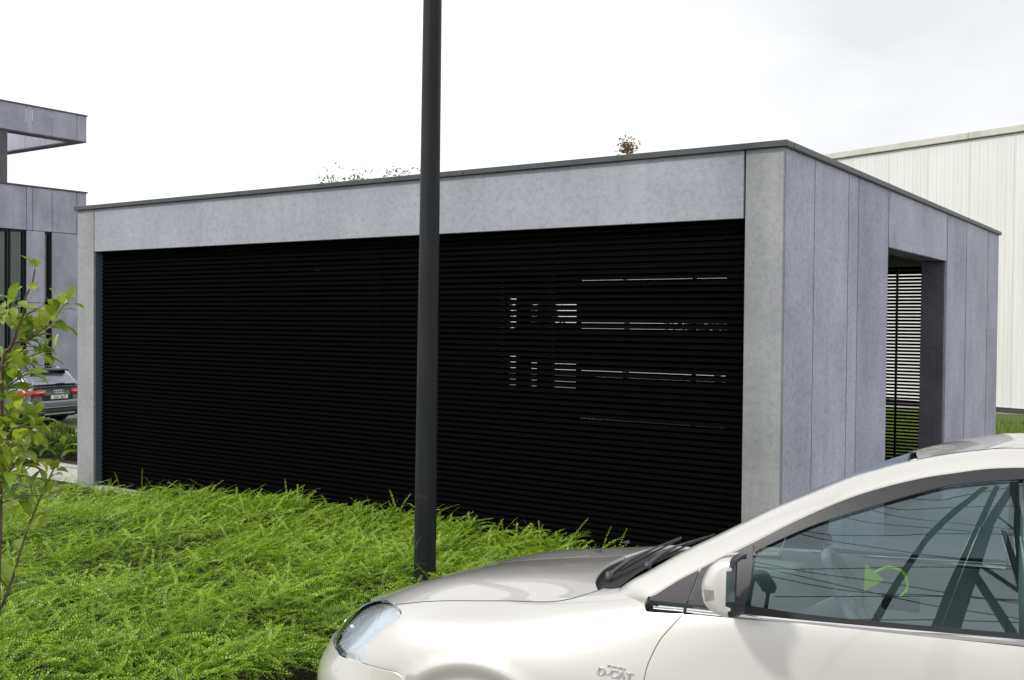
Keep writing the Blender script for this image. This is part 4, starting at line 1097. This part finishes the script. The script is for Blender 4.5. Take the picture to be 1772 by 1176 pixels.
# ---- wipers
def wiper(pv, el, tip, b0, b1):
    w = tube("wiper", [pv, (np.array(pv)*.5+np.array(el)*.5)+[0, 0, .012], el, tip], [.009, .0065, .0045, .003], M['plastic_grey'], car, 6)
    V, F = tube_geo([np.array(pv)-[0, 0, .03], np.array(pv)+[0, 0, .012]], .013, 12); mk("pivot", V, F, M['plastic_grey'], w, True)
    tube("blade", [b0, (np.array(b0)+np.array(b1))/2+[0, 0, .004], b1], .004, M['rubber'], w, 6)
wiper((1.252, -.50, .962), (1.258, -.04, 1.000), (1.252, .44, 1.004), (1.275, -.44, .975), (1.262, .40, 1.002))
wiper((1.300, -.20, .966), (1.318, .14, 1.004), (1.335, .55, 1.004), (1.315, -.12, .982), (1.335, .70, 1.000))
mk("washer_jet", *(lambda c: ([(c[0]-.022, c[1], c[2]), (c[0]+.012, c[1]-.012, c[2]), (c[0]+.012, c[1]+.012, c[2]), (c[0]+.010, c[1], c[2]+.014)], [(0, 1, 3), (1, 2, 3), (2, 0, 3)]))(np.array([1.094, -.173, .990])), M['trim_black'], car)
mk("washer_jet", *(lambda c: ([(c[0]-.022, c[1], c[2]), (c[0]+.012, c[1]-.012, c[2]), (c[0]+.012, c[1]+.012, c[2]), (c[0]+.010, c[1], c[2]+.014)], [(0, 1, 3), (1, 2, 3), (2, 0, 3)]))(np.array([1.094, .173, .990])), M['trim_black'], car)
# ---- badge on the wing
def badge(body_txt, size, u, z, parent, ext=.0022, width=None):
    cu = bpy.data.curves.new("lettering", 'FONT'); cu.body = body_txt; cu.size = size; cu.extrude = ext; cu.bevel_depth = .0006; cu.space_character = 1.02
    o = bpy.data.objects.new("lettering", cu); link(o)
    dg = bpy.context.evaluated_depsgraph_get(); me = bpy.data.meshes.new_from_object(o.evaluated_get(dg)); bpy.data.objects.remove(o)
    co = np.array([v.co[:] for v in me.vertices]); wd = co[:, 0].max()-co[:, 0].min(); 
    if width: co[:, 0] = (co[:, 0]-co[:, 0].min())*width/wd
    out = []
    a0 = uz_to_ts(u, z); a1_ = uz_to_ts(u+.14, z); y0 = body([a0[0]], [a0[1]])[0][1]; y1 = body([a1_[0]], [a1_[1]])[0][1]
    for x, y, zz in co: out.append((u+x+y*.12, y0+(y1-y0)*x/.14-.0015-zz, z+y-.035*x))
    for v, p in zip(me.vertices, out): v.co = p
    me.materials.clear(); me.materials.append(M['chrome']); me.name = "lettering"
    return link(bpy.data.objects.new("lettering", me), parent)
bdg = badge("D-CAT", .034, 1.352, .7185, car, width=.112)
bdg2 = badge("TOYOTA", .012, 1.380, .7445, car, .0014, width=.062)
# ---- wheels
def wheel(u, sgn):
    w = bpy.data.objects.new("wheel", None); link(w, car); w.location = (u, -.755*sgn, .315)
    prof = [(.205, -.09), (.235, -.10), (.285, -.102), (.308, -.085), (.315, -.05), (.315, .05), (.308, .085), (.285, .102), (.235, .10), (.205, .09)]
    n = 36; V = [(r*math.cos(6.2832*k/n), y, r*math.sin(6.2832*k/n)) for r, y in prof for k in range(n)]
    mk("tyre", V, grid_faces(len(prof), n, True), M['rubber'], w, True)
    bm = bmesh.new()
    for r0, y0, r1, y1 in ((.21, -.085, .195, -.08), (.195, -.08, .19, .08)):
        for k in range(n):
            a, b = 6.2832*k/n, 6.2832*(k+1)/n
            vs_ = [bm.verts.new((r*math.cos(t), y*sgn, r*math.sin(t))) for r, y, t in ((r0, y0, a), (r0, y0, b), (r1, y1, b), (r1, y1, a))]; bm.faces.new(vs_)
    for k in range(7):
        a = 6.2832*k/7; m4 = Matrix.Rotation(a, 4, 'Y')
        r = bmesh.ops.create_cube(bm, size=1.0)
        for v in r['verts']:
            v.co = m4 @ Vector((.03 if v.co.x < 0 else .197, (v.co.y*.02-.066)*sgn, v.co.z*(.06 if v.co.x < 0 else .035)))
    r = bmesh.ops.create_cone(bm, cap_ends=True, segments=20, radius1=.045, radius2=.04, depth=.03); bmesh.ops.rotate(bm, verts=r['verts'], cent=(0, 0, 0), matrix=Matrix.Rotation(R(90), 3, 'X')); bmesh.ops.translate(bm, verts=r['verts'], vec=(0, -.07*sgn, 0))
    bm_obj("rim", bm, M['alloy'], w)
for u in (.93, 3.63):
    for s_ in (1, -1): wheel(u, s_)
box("underbody", .25, 4.35, -.62, .62, .17, .30, M['inner_black'], car, .03)
# ---- cabin
def cushion(name, x0, x1, y0, y1, z0, z1, m, parent, lean=0.0, r=.05):
    bm = bmesh.new(); bm_box(bm, x0, x1, y0, y1, z0, z1); bmesh.ops.bevel(bm, geom=list(bm.edges), offset=r, segments=3, affect='EDGES', profile=.6)
    for v in bm.verts: v.co.x += lean*(v.co.z-z0)
    return bm_obj(name, bm, m, parent, True)
box("cabin_floor", 1.2, 4.1, -.72, .72, .30, .36, M['inner_black'], car, 0)
dsh = cushion("dashboard", 1.36, 1.80, -.70, .70, .55, .925, M['dash'], car, -.05, .06)
cushion("instrument_hood", 1.66, 1.88, -.54, -.20, .92, 1.035, M['dash'], dsh, -.1, .035)
for y in (-.37, .37):
    st = cushion("seat", 2.18, 2.68, y-.24, y+.24, .42, .60, M['cloth'], car, 0, .06)
    cushion("backrest", 2.62, 2.78, y-.24, y+.24, .55, 1.12, M['cloth'], st, .28, .06)
    hd = cushion("headrest", 2.79, 2.89, y-.12, y+.12, 1.16, 1.32, M['cloth'], st, .15, .045)
    for d in (-.05, .05): tube("headrest_post", [(2.80, y+d, 1.05), (2.825, y+d, 1.19)], .007, M['chrome'], st, 6)
rs_ = cushion("rear_seat", 3.2, 3.75, -.62, .62, .42, .62, M['cloth'], car, 0, .07)
cushion("backrest", 3.66, 3.84, -.62, .62, .58, 1.08, M['cloth'], rs_, .3, .07)
# steering wheel, left-hand drive
def ring(name, c, ax, r, rt, m, parent, n=40):
    ax = unit(np.array(ax, float)); a = unit(np.cross(ax, [0, 1, 0])); b = np.cross(ax, a); pts = [c+(a*math.cos(6.2832*k/n)+b*math.sin(6.2832*k/n))*r for k in range(n)]
    V = []
    for k in range(n):
        rd = unit(pts[k]-c)
        for j in range(8): V.append(pts[k]+(rd*math.cos(6.2832*j/8)+ax*math.sin(6.2832*j/8))*rt)
    F = [(k*8+j, ((k+1) % n)*8+j, ((k+1) % n)*8+(j+1) % 8, k*8+(j+1) % 8) for k in range(n) for j in range(8)]
    return mk(name, V, F, m, parent, True)
SC = np.array([2.05, -.38, .945]); SA = np.array([.86, 0, .51])
sw = ring("steering_wheel", SC, SA, .175, .017, M['dash'], car)
tube("column", [SC-SA*.02, SC-SA*.32], [.045, .05], M['dash'], sw, 12)
ca = unit(np.cross(SA, [0, 1, 0])); 
for v_ in (np.array([0, 1, 0]), np.array([0, -1, 0]), -ca*np.sign(ca[2])):
    tube("spoke", [SC-SA*.015, SC+v_*.172], [.03, .016], M['dash'], sw, 8)
# seat belts and inner pillars
for s_ in (1, -1):
    tube("belt_pillar", [(2.57, -.70*s_, .55), (2.56, -.70*s_, 1.0), (2.56, -.60*s_, 1.36)], [.05, .045, .035], M['dash'], car, 8)
    tube("seat_belt", [(2.57, -.595*s_, 1.30), (2.59, -.655*s_, 1.0), (2.57, -.68*s_, .6)], .012, M['inner_black'], car, 6)
cushion("inner_mirror", 1.99, 2.02, -.11, .11, 1.265, 1.33, M['trim_black'], car, 0, .012)
for s_ in (1, -1):
    cushion("door_lining", 1.62, 2.62, -.80*s_ if s_ > 0 else .74, -.74*s_ if s_ > 0 else .80, .40, .95, M['dash'], car, 0, .02)
# lime phone holder between the dashboard and the seats
ph = empty("phone_holder", CAR_O, "lime green phone holder on a curved arm inside the silver car", "phone holder", None, CAR_YAW)
ph.rotation_euler = car.rotation_euler
PX = np.array([2.075, 0, .975])
tube("arm", catmull([PX+[0, 0, .02], PX+[.05, 0, .045], PX+[.10, 0, .03], PX+[.115, 0, -.02], PX+[.09, 0, -.055]], 6), .006, M['lime'], ph, 8)
mk("clip", [PX+[-.03, -.012, .05], PX+[-.03, -.012, -.045], PX+[.035, -.012, .0], PX+[-.03, .012, .05], PX+[-.03, .012, -.045], PX+[.035, .012, .0]], [(0, 1, 2), (5, 4, 3), (0, 3, 4, 1), (1, 4, 5, 2), (2, 5, 3, 0)], M['lime'], ph)
box("phone", PX[0]+.03, PX[0]+.155, PX[1]-.02, PX[1]+.02, PX[2]-.10, PX[2]-.05, M['trim_black'], ph, .006)

# ------------------------------------------------------------------ lattice mast behind the viewpoint, mirrored in the side window
MX, MY = 4.0, -14.0
mast = empty("lattice_mast", (MX, MY, 0), "dark steel lattice mast with cables, seen mirrored in the silver car's side window", "mast")
def beam(name, a, b, w, par=mast):
    a = Vector(a)-Vector((MX, MY, 0)); b = Vector(b)-Vector((MX, MY, 0)); return tube(name, [a, b], w*.5, M['black_steel'], par, 6, False)
for (a, b, w) in (((3.19, MY, 0), (3.8, MY, 16.5), .25), ((3.8, MY, 16.5), (4.6, MY, 30), .22), ((4.14, MY, 0), (4.30, MY, 16), .10), ((4.30, MY, 16), (4.66, MY, 30), .12),
                  ((3.2, MY-1.6, 0), (4.3, MY-.9, 30), .16), ((4.7, MY-1.6, 0), (4.7, MY-.9, 30), .16)):
    beam("leg", a, b, w)
for (a, b, w) in (((1.70, MY, 0), (3.8, MY, 26.8), .20), ((3.61, MY, 9.9), (4.52, MY, 0), .15), ((3.67, MY, 11.0), (4.25, MY, 8.4), .12), ((4.08, MY, 16.2), (4.24, MY, 8.4), .12), ((3.9, MY, 20), (4.45, MY, 15), .07)):
    beam("brace", a, b, w)
for k, c in enumerate(CABLES):
    a = np.array(c[0], float); b = np.array(c[1], float); e = np.array(c[-1], float); f = np.array(c[-2], float)
    da = (a-b)/abs(a[0]-b[0]); de = (e-f)/abs(e[0]-f[0]); fa = .6 if k == 9 else 4.0
    pts = [a+da*fa+np.array([0, 0, .04*fa*fa]), a]+[np.array(p, float) for p in c[1:]]+[e+de*min(3.0, 5.5-e[0] if e[0] < 4.5 else 1.2)]
    tube("cable", [Vector(p)-Vector((MX, MY, 0)) for p in catmull(pts, 5)], .036, M['black_steel'], mast, 5)

# ------------------------------------------------------------------ grey estate car in the yard, far left
AX, AY, AZ = -22.62, 8.98, -.965
aud = empty("estate_car", (AX, AY, AZ), "dark grey estate car seen from behind in the yard at the far left", "car", None, R(187))
# local axes: +x forwards, y to its left, z up; origin on the ground under the tail
def sect(x, hw, zs_):   # half-section: list of (fraction of half width, z)
    return [(x, hw*f, z) for f, z in zs_]
SEC = [(-.02, [(.0, .30), (.60, .31), (.66, .42), (.70, .60), (.69, .72), (.0, .73)]),
       (.02, [(.0, .28), (.76, .29), (.84, .42), (.86, .60), (.84, .76), (.0, .80)])]
def a_body():
    rows = []; st = [(0.0, .80, .33, .66, .98), (.05, .86, .30, .66, 1.0), (.30, .915, .25, .66, 1.0), (.9, .93, .22, .66, .99), (2.0, .935, .22, .66, .97), (3.2, .93, .22, .66, .95), (4.2, .91, .22, .62, .86), (4.7, .84, .25, .58, .76), (4.88, .62, .30, .52, .66)]
    for x, hw, z0, zm, z1 in st:
        rows.append([(x, 0, z0), (x, hw*.9, z0), (x, hw*.985, (z0+zm)/2), (x, hw, zm), (x, hw*.985, (zm+z1)/2+.03), (x, hw*.93, z1), (x, hw*.80, z1+.02), (x, 0, z1+.03)])
    Gb = np.array(rows); n, m_ = Gb.shape[:2]; V = Gb.reshape(-1, 3); F = grid_faces(n, m_); F.append(tuple(range(m_)))
    nv = len(V); F2 = F+[tuple(nv+i for i in reversed(f)) for f in F]; return np.vstack([V, V*FLIP]), F2
V, F = a_body(); ab = mk("body", V, F, M['paint_dark'], aud, True)
md = ab.modifiers.new("smooth", 'SUBSURF'); md.levels = 1; md.render_levels = 2
def a_cabin():
    rows = []
    for x, hb, zb, ht, zt in ((.10, .84, 1.0, .60, 1.06), (.22, .84, 1.0, .62, 1.22), (.42, .85, 1.0, .60, 1.40), (.8, .86, .99, .60, 1.445), (1.8, .86, .98, .60, 1.46), (2.6, .85, .97, .58, 1.42), (3.0, .84, .96, .56, 1.28), (3.55, .82, .95, .60, .97)):
        rows.append([(x, hb, zb), (x, hb*.97, zb+(zt-zb)*.25), (x, (hb+ht)/2, zb+(zt-zb)*.62), (x, ht+.06, zt-.05), (x, ht-.04, zt), (x, 0, zt+.015)])
    Gb = np.array(rows); n, m_ = Gb.shape[:2]; V = Gb.reshape(-1, 3); F = grid_faces(n, m_); nv = len(V); F.append(tuple(range(m_))); 
    return np.vstack([V, V*FLIP]), F+[tuple(nv+i for i in reversed(f)) for f in F]
V, F = a_cabin(); mk("cabin", V, F, M['paint_dark'], aud, True)
def quad(name, pts, m, par=None, th=.006):
    P = np.array(pts, float); nrm = unit(np.cross(P[1]-P[0], P[2]-P[0])); V = np.vstack([P+nrm*th, P-nrm*.004]); n = len(P)
    F = [tuple(range(n)), tuple(range(2*n-1, n-1, -1))]+[(k, n+k, n+(k+1) % n, (k+1) % n) for k in range(n)]; return mk(name, V, F, m, par or aud)
quad("rear_window", [(.105, .66, 1.055), (.105, -.66, 1.055), (.425, -.52, 1.395), (.425, .52, 1.395)], M['rear_glass'], None, .02)
tube("wiper", [(.085, -.02, 1.075), (.105, -.30, 1.085)], .012, M['rubber'], aud, 6)
for s_ in (1, -1):
    quad("side_window", [(.5, .845*s_, 1.02), (2.9, .835*s_, 1.0), (2.45, .66*s_, 1.36), (.62, .67*s_, 1.36)][::s_], M['window_glass'], None, .012)
    V = []; 
    pr = [(.30, .935), (.12, .905), (.03, .865), (-.01, .80), (-.025, .62), (-.025, .40)]
    V = [(x, y*s_, z) for z in (.80, .93) for x, y in pr]; n = len(pr)
    V = [(x-(.006 if k else .0), y*s_*1.006, z) for k, z in enumerate((.795, .86, .935)) for x, y in pr]
    tl = mk("tail_light", V, [(r*n+k, r*n+k+1, (r+1)*n+k+1, (r+1)*n+k) for r in range(2) for k in range(n-1)], M['red_lens'], aud, True)
    md = tl.modifiers.new("thick", 'SOLIDIFY'); md.thickness = .03; md.offset = 0
    tube("lamp_bar", [(.02, .855*s_, .872), (-.022, .79*s_, .872), (-.04, .62*s_, .872), (-.04, .46*s_, .872)], .010, M['white_plate'], tl, 6)
    tube("exhaust", [(-.05, .60*s_, .335), (.25, .60*s_, .335)], .055, M['chrome'], aud, 12)
    tube("roof_rail", [(.7, .60*s_, 1.44), (.8, .60*s_, 1.485), (2.1, .60*s_, 1.50), (2.25, .58*s_, 1.45)], .014, M['chrome'], aud, 6)
    cushion("wing_mirror", 2.72, 2.86, .93 if s_ > 0 else -1.12, 1.12 if s_ > 0 else -.93, 1.0, 1.14, M['trim_black'], aud, 0, .05)
# bumper: dark lower part, silver skid strip, plate recess, plate, rings, spoiler
cushion("bumper", -.075, .28, -.86, .86, .44, .66, M['paint_dark'], aud, 0, .06)
cushion("bumper_valance", -.085, .28, -.84, .84, .25, .45, M['trim_black'], aud, 0, .05)
box("skid_strip", -.10, -.06, -.46, .46, .285, .325, M['alloy'], aud, .008)
tube("bumper_line", [(.1, .88, .475), (-.07, .80, .475), (-.085, 0, .475), (-.07, -.80, .475), (.1, -.88, .475)], .010, M['alloy'], aud, 6)
box("plate_recess", -.05, -.005, -.44, .44, .665, .80, M['trim_black'], aud, .01)
plate = box("number_plate", -.062, -.051, -.27, .25, .690, .790, M['white_plate'], aud, .002)
def flat_text(t, size, loc, m, parent):
    cu = bpy.data.curves.new("lettering", 'FONT'); cu.body = t; cu.size = size; cu.extrude = .001; cu.align_x = 'CENTER'; o = link(bpy.data.objects.new("lettering", cu))
    dg = bpy.context.evaluated_depsgraph_get(); me = bpy.data.meshes.new_from_object(o.evaluated_get(dg)); bpy.data.objects.remove(o); me.materials.clear(); me.materials.append(m); me.name = "lettering"
    o = link(bpy.data.objects.new("lettering", me), parent); o.matrix_local = Matrix.Translation(loc) @ Matrix(((0, 0, -1, 0), (-1, 0, 0, 0), (0, 1, 0, 0), (0, 0, 0, 1))); return o
flat_text("GA 267", .115, (-.066, -.01, .700), M['trim_black'], plate)
for k in range(4): ring("emblem_ring", np.array([-.04, .105-.07*k, .875]), (1, 0, 0), .042, .008, M['chrome'], aud, 20)
quad("tailgate_line", [(-.03, .84, .785), (-.03, -.84, .785), (-.03, -.84, .792), (-.03, .84, .792)], M['trim_black'], None, .004)
cushion("spoiler", .26, .55, -.56, .56, 1.395, 1.435, M['trim_black'], aud, 0, .018)
def awheel(x, s_):
    w = bpy.data.objects.new("wheel", None); link(w, aud); w.location = (x, .80*s_, .34)
    prof = [(.22, -.11), (.30, -.12), (.335, -.10), (.34, 0), (.335, .10), (.30, .12), (.22, .11)]; n = 28
    V = [(r*math.cos(6.2832*k/n), y, r*math.sin(6.2832*k/n)) for r, y in prof for k in range(n)]; mk("tyre", V, grid_faces(len(prof), n, True), M['rubber'], w, True)
    V = [(r*math.cos(6.2832*k/n), y*s_, r*math.sin(6.2832*k/n)) for r, y in ((.225, .105), (.20, .08), (.04, .09)) for k in range(n)]; mk("rim", V, grid_faces(3, n, True)+[tuple(2*n+k for k in range(n))], M['alloy'], w, True)
for x in (.98, 3.9):
    for s_ in (1, -1): awheel(x, s_)
box("underbody", .2, 4.6, -.72, .72, .2, .35, M['inner_black'], aud, .02)
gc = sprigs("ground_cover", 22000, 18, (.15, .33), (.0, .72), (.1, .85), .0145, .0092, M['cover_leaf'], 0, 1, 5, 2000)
tag(gc, "dense bright green small-leaved evergreen ground cover filling the bed", "ground cover")
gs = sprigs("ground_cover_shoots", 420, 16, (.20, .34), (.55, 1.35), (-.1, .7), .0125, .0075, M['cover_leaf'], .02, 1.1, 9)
tag(gs, "longer pale green shoots standing above the evergreen ground cover", "ground cover")
# inner leaves of the same planting, shade between the shoots put into their dark colour
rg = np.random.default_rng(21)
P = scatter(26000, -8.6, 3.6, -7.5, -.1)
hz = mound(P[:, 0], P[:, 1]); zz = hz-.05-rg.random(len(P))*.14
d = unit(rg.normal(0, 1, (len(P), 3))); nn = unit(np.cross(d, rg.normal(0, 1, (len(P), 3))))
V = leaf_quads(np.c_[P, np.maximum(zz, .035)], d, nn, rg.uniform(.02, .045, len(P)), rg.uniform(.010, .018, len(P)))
o = mk_np("undergrowth", V, np.arange(len(V)).reshape(-1, 4), M['cover_shade'], None, np.repeat(rg.random(len(P)), 4)); 
tag(o, "inner leaves and twigs coloured dark for the shade beneath the bright ground cover", "undergrowth", None, "stuff")
# woody twig litter below
TV = []; 
P = scatter(2600, -8.6, 3.6, -7.5, -.1); a_ = rg.uniform(0, 6.28, len(P)); L_ = rg.uniform(.08, .22, len(P))
h0 = mound(P[:, 0], P[:, 1]); p0 = np.c_[P, h0-.16]; p1 = p0+np.stack([np.cos(a_)*L_, np.sin(a_)*L_, rg.uniform(.02, .13, len(P))], 1)
sd = np.stack([-np.sin(a_), np.cos(a_), np.zeros(len(P))], 1)*.0022; upz = np.array([0, 0, .003])
V = np.stack([p0-sd, p0+sd, p1+sd*.6+upz, p1-sd*.6+upz], 1).reshape(-1, 3)
o = mk_np("twigs", V, np.arange(len(V)).reshape(-1, 4), M['stem']); tag(o, "thin brown twigs inside the low planting", "twigs", None, "stuff")

# ------------------------------------------------------------------ sapling at the left
sap = empty("young_tree", BRANCHES[0][0], "slender young tree with drooping pointed leaves at the left edge", "tree")
S0 = Vector(BRANCHES[0][0])
def sap_leaf(k):
    rg = np.random.default_rng(100+k); n = 6; V = []
    L_ = 1.0; W = rg.uniform(.40, .50); droop = rg.uniform(.25, .95); fold = rg.uniform(.12, .32); wav = rg.uniform(-.06, .06)
    wprof = [.06, .62, 1.0, .92, .55, .03]
    ang = .25; x = z = 0.0
    for i in range(n):
        t = i/(n-1); w = W*.5*wprof[i]
        V += [(x, -w, z+w*fold*1.6+wav*math.sin(t*5)), (x, 0, z), (x, w, z+w*fold*1.6-wav*math.sin(t*4))]
        ang = .3-droop*1.5*t; x += math.cos(ang)*L_/(n-1); z += math.sin(ang)*L_/(n-1)
    F = [(i*3+j, (i+1)*3+j, (i+1)*3+j+1, i*3+j+1) for i in range(n-1) for j in range(2)]
    me = bpy.data.meshes.new("leaf"); me.from_pydata(V, [], F); me.materials.append(M['sapling_leaf'])
    me.polygons.foreach_set("use_smooth", [True]*len(F))
    a = me.attributes.new("tint", 'FLOAT', 'POINT'); b0 = [.15, .3, .45, .75, .95, .1, .5, .3][k % 8]
    a.data.foreach_set("value", np.array([b0+.05*(j % 3 == 1) for j in range(len(V))], np.float32)); me.update(); return me
LEAVES = [sap_leaf(k) for k in range(8)]
rl = random.Random(12)
rads = [.012, .006, .005, .007, .004, .0045, .004, .004, .004]
M['leaf_stalk'] = M['stem']
nleaf = 0
TW = []
tr = np.array(BRANCHES[0]); 
for k in range(17):                                # short side twigs
    zz = 1.0+.82*k/16+rl.uniform(-.03, .03); i = int(np.argmin(np.abs(tr[:, 2]-zz))); p = np.array([np.interp(zz, tr[:, 2], tr[:, j]) for j in range(3)])
    a = rl.uniform(-.7, 1.4); L_ = rl.uniform(.12, .26); d = np.array([math.cos(a), math.sin(a), rl.uniform(.1, .8)]); d /= np.linalg.norm(d)
    TW.append([tuple(p), tuple(p+d*L_*.5+[0, 0, .012]), tuple(p+d*L_+[0, 0, -.01])])
rads += [.0035]*len(TW)
for bi, B in enumerate(BRANCHES+TW):
    pts = catmull([Vector(p)-S0 for p in B], 4)
    r0 = rads[bi]; rr = [r0*(1-.75*i/len(pts)) for i in range(len(pts))]
    tube("trunk" if bi == 0 else "branch", pts, rr, M['bark'], sap, 7)
    ln = np.linalg.norm(np.diff(pts, axis=0), axis=1).sum()
    spacing = .0125 if bi else .016
    quota = 34 if bi == 0 else (34 if bi in (1, 3) else (21 if bi < 9 else 8)); got = 0
    cnt = max(5, int(ln/spacing)); PR = resample(pts, cnt)
    order = list(range(cnt)); rl.shuffle(order); order = [cnt-1]+[i for i in order if i != cnt-1]
    for i in order:
        if bi == 0 and (PR[i][2] < .75 or i % 2): continue
        if bi == 3 and i < 1: continue
        t = (PR[min(i+1, cnt-1)]-PR[max(i-1, 0)]); t = Vector(t).normalized()
        for _ in range(2 if rl.random() < .75 else 1):
            a = rl.uniform(0, 2*math.pi); ref = t.orthogonal().normalized(); side = Matrix.Rotation(a, 3, t) @ ref
            wp = S0+Vector(PR[i])-CAM
            if wp.dot(r2) < -.4945*wp.dot(fwd)-.03 and rl.random() < .97: continue
            d = (side*.9+t*.55+Vector((0, 0, rl.uniform(-.25, .35)))).normalized()
            sc = rl.uniform(.078, .125)*(1.0 if i < cnt*.8 else .75)
            if nleaf >= 298 or got >= quota: continue
            got += 1
            o = link(bpy.data.objects.new("leaf", rl.choice(LEAVES)), sap); nleaf += 1
            up = Vector((0, 0, 1)); y = up.cross(d).normalized(); z = d.cross(y).normalized()
            if z.z < 0: y = -y; z = -z
            tw = rl.uniform(-.6, .6); m3 = Matrix((d, y, z)).transposed(); m3 = m3 @ Matrix.Rotation(tw, 3, 'X')
            o.matrix_local = Matrix.Translation(Vector(PR[i])+d*.012) @ (m3*sc).to_4x4()

print('sapling leaves', nleaf)
# ------------------------------------------------------------------ clipped shrubs by the path, far left
def shrub(x, y, h, r, label):
    z0 = float(gz(x, y))+.05; e = empty("shrub", (x, y, z0), label, "shrub", "leafy shrubs beside the path")
    rg = np.random.default_rng(int(abs(x*100)+abs(y*37)))
    n = 1300; d = unit(rg.normal(0, 1, (n, 3))); d[:, 2] = np.abs(d[:, 2]); rad = rg.uniform(.55, 1.0, n)
    p = d*rad[:, None]*np.array([r, r, h])*(.85+.2*noise2(d[:, 0]*3, d[:, 1]*3+d[:, 2]*4, 1.4, x)[:, None]); p[:, 2] += .04
    dd = unit(d+rg.normal(0, .55, (n, 3))+np.array([0, 0, .25])); nl = unit(np.cross(dd, rg.normal(0, 1, (n, 3)))); nl *= np.sign(nl[:, 2:3]+1e-6)
    V = leaf_quads(p, dd, nl, rg.uniform(.05, .09, n), rg.uniform(.02, .034, n))
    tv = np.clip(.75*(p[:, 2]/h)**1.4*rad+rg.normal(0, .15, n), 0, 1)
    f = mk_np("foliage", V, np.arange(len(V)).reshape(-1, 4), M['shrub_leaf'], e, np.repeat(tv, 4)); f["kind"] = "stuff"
    for k in range(4):
        a = rg.uniform(0, 6.28); tube("stem", [(0, 0, -.05), (r*.3*math.cos(a), r*.3*math.sin(a), h*.4), (r*.55*math.cos(a), r*.55*math.sin(a), h*.8)], [.008, .006, .003], M['bark'], e, 5)
SH = [(-9.05, 1.35, .24, .36, "leafy evergreen shrub beside the pavilion's left corner"),
      (-9.62, 1.20, .27, .36, "leafy evergreen shrub by the path, second from the pavilion corner"),
      (-10.22, 1.12, .27, .37, "leafy evergreen shrub by the path behind the young tree's leaves"),
      (-10.05, 1.95, .30, .38, "low evergreen shrub in the second row behind the path, nearer the pavilion"),
      (-10.95, 1.75, .30, .40, "evergreen shrub farthest from the pavilion, behind the young tree")]
for s_ in SH: shrub(*s_)

# ------------------------------------------------------------------ trees behind the roof
def tree(x, y, top, label, m, cr, dry=False, seed=1):
    z0 = float(gz(x, y)); e = empty("tree", (x, y, z0), label, "tree", "trees behind the pavilion"); rg = np.random.default_rng(seed)
    H = top-z0; cz = H-cr*1.15
    tube("trunk", catmull([(0, 0, -.1), (.03, .05, H*.3), (-.04, .02, H*.55), (.02, -.03, H*.8)], 5), np.linspace(.09, .03, 16), M['bark'], e, 8)
    V = []; T_ = []
    for k in range(34):
        a = rg.uniform(0, 6.28); b = rg.uniform(-.5, 1.35); tip = np.array([math.cos(a)*math.cos(b)*cr, math.sin(a)*math.cos(b)*cr, cz+math.sin(b)*cr*rg.uniform(.85, 1.15)])
        st = np.array([0, 0, cz-cr*.45+rg.uniform(0, .6)*cr]); mid = (st+tip)/2+rg.normal(0, .06, 3)
        if k < 14 or dry: tube("branch", catmull([st, mid, tip], 4), np.linspace(.022, .005, 9), M['bark'], e, 5)
        n = 4 if dry else 38
        t = rg.uniform(.45, 1.04, n)[:, None]; p = st*(1-t)**2+2*mid*t*(1-t)+tip*t*t+rg.normal(0, .085 if dry else .12, (n, 3))
        dd = unit(rg.normal(0, 1, (n, 3))+np.array([0, 0, .5 if dry else -.2])); nl = unit(np.cross(dd, rg.normal(0, 1, (n, 3))))
        V.append(leaf_quads(p, dd, nl, rg.uniform(.06, .11, n), rg.uniform(.03, .055, n))); T_.append(np.repeat(np.clip(rg.normal(.5, .25, n), 0, 1), 4))
    V = np.concatenate(V); f = mk_np("crown", V, np.arange(len(V)).reshape(-1, 4), m, e, np.concatenate(T_)); f["kind"] = "stuff"
tree(-14.45, 11.1, 5.32, "small green tree showing as wisps over the roof left of the lamp post", M['tree_leaf'], .95, False, 4)
tree(-13.35, 11.85, 5.36, "small green tree just showing over the roof close beside the lamp post", M['tree_leaf'], .8, False, 8)
tree(-9.10, 14.8, 6.06, "dry brown tree tip showing over the middle of the roof", M['dry_leaf'], .19, True, 3)

for (x, y, top, cr, sd, lab) in ((-4.9, 10.3, 2.6, .85, 31, "small leafy tree added behind the louvres to break up the glints in the right part of the screen"), (-8.75, 10.6, 2.55, .72, 33, "small leafy tree added behind the louvres to break up the glints just right of the lamp post")):  # trees added behind the screen to break up light through the slats
    tree(x, y, top, lab, M['tree_leaf'], cr, False, sd)
# ------------------------------------------------------------------ lawn grass behind the pavilion
rg = np.random.default_rng(5); n = 26000
x = rg.uniform(-9, 8, n); y = rg.uniform(8.3, 15.0, n); b = np.c_[x, y, gz(x, y)+.01]
a_ = rg.uniform(0, 6.28, n); h = rg.uniform(.05, .12, n)*(1+.8*(noise2(x, y, 1.2) > .2)); ln_ = rg.normal(0, .35, (n, 2))
sd = np.stack([np.cos(a_), np.sin(a_), np.zeros(n)], 1)*.006; tip = b+np.c_[ln_*h[:, None], h]
V = np.stack([b-sd, b+sd, tip+sd*.2, tip-sd*.2], 1).reshape(-1, 3)
o = mk_np("grass", V, np.arange(len(V)).reshape(-1, 4), M['grass_blade'], None, np.repeat(rg.random(n), 4))
tag(o, "rough bright green grass between the pavilion and the white warehouse", "grass", None, "stuff")
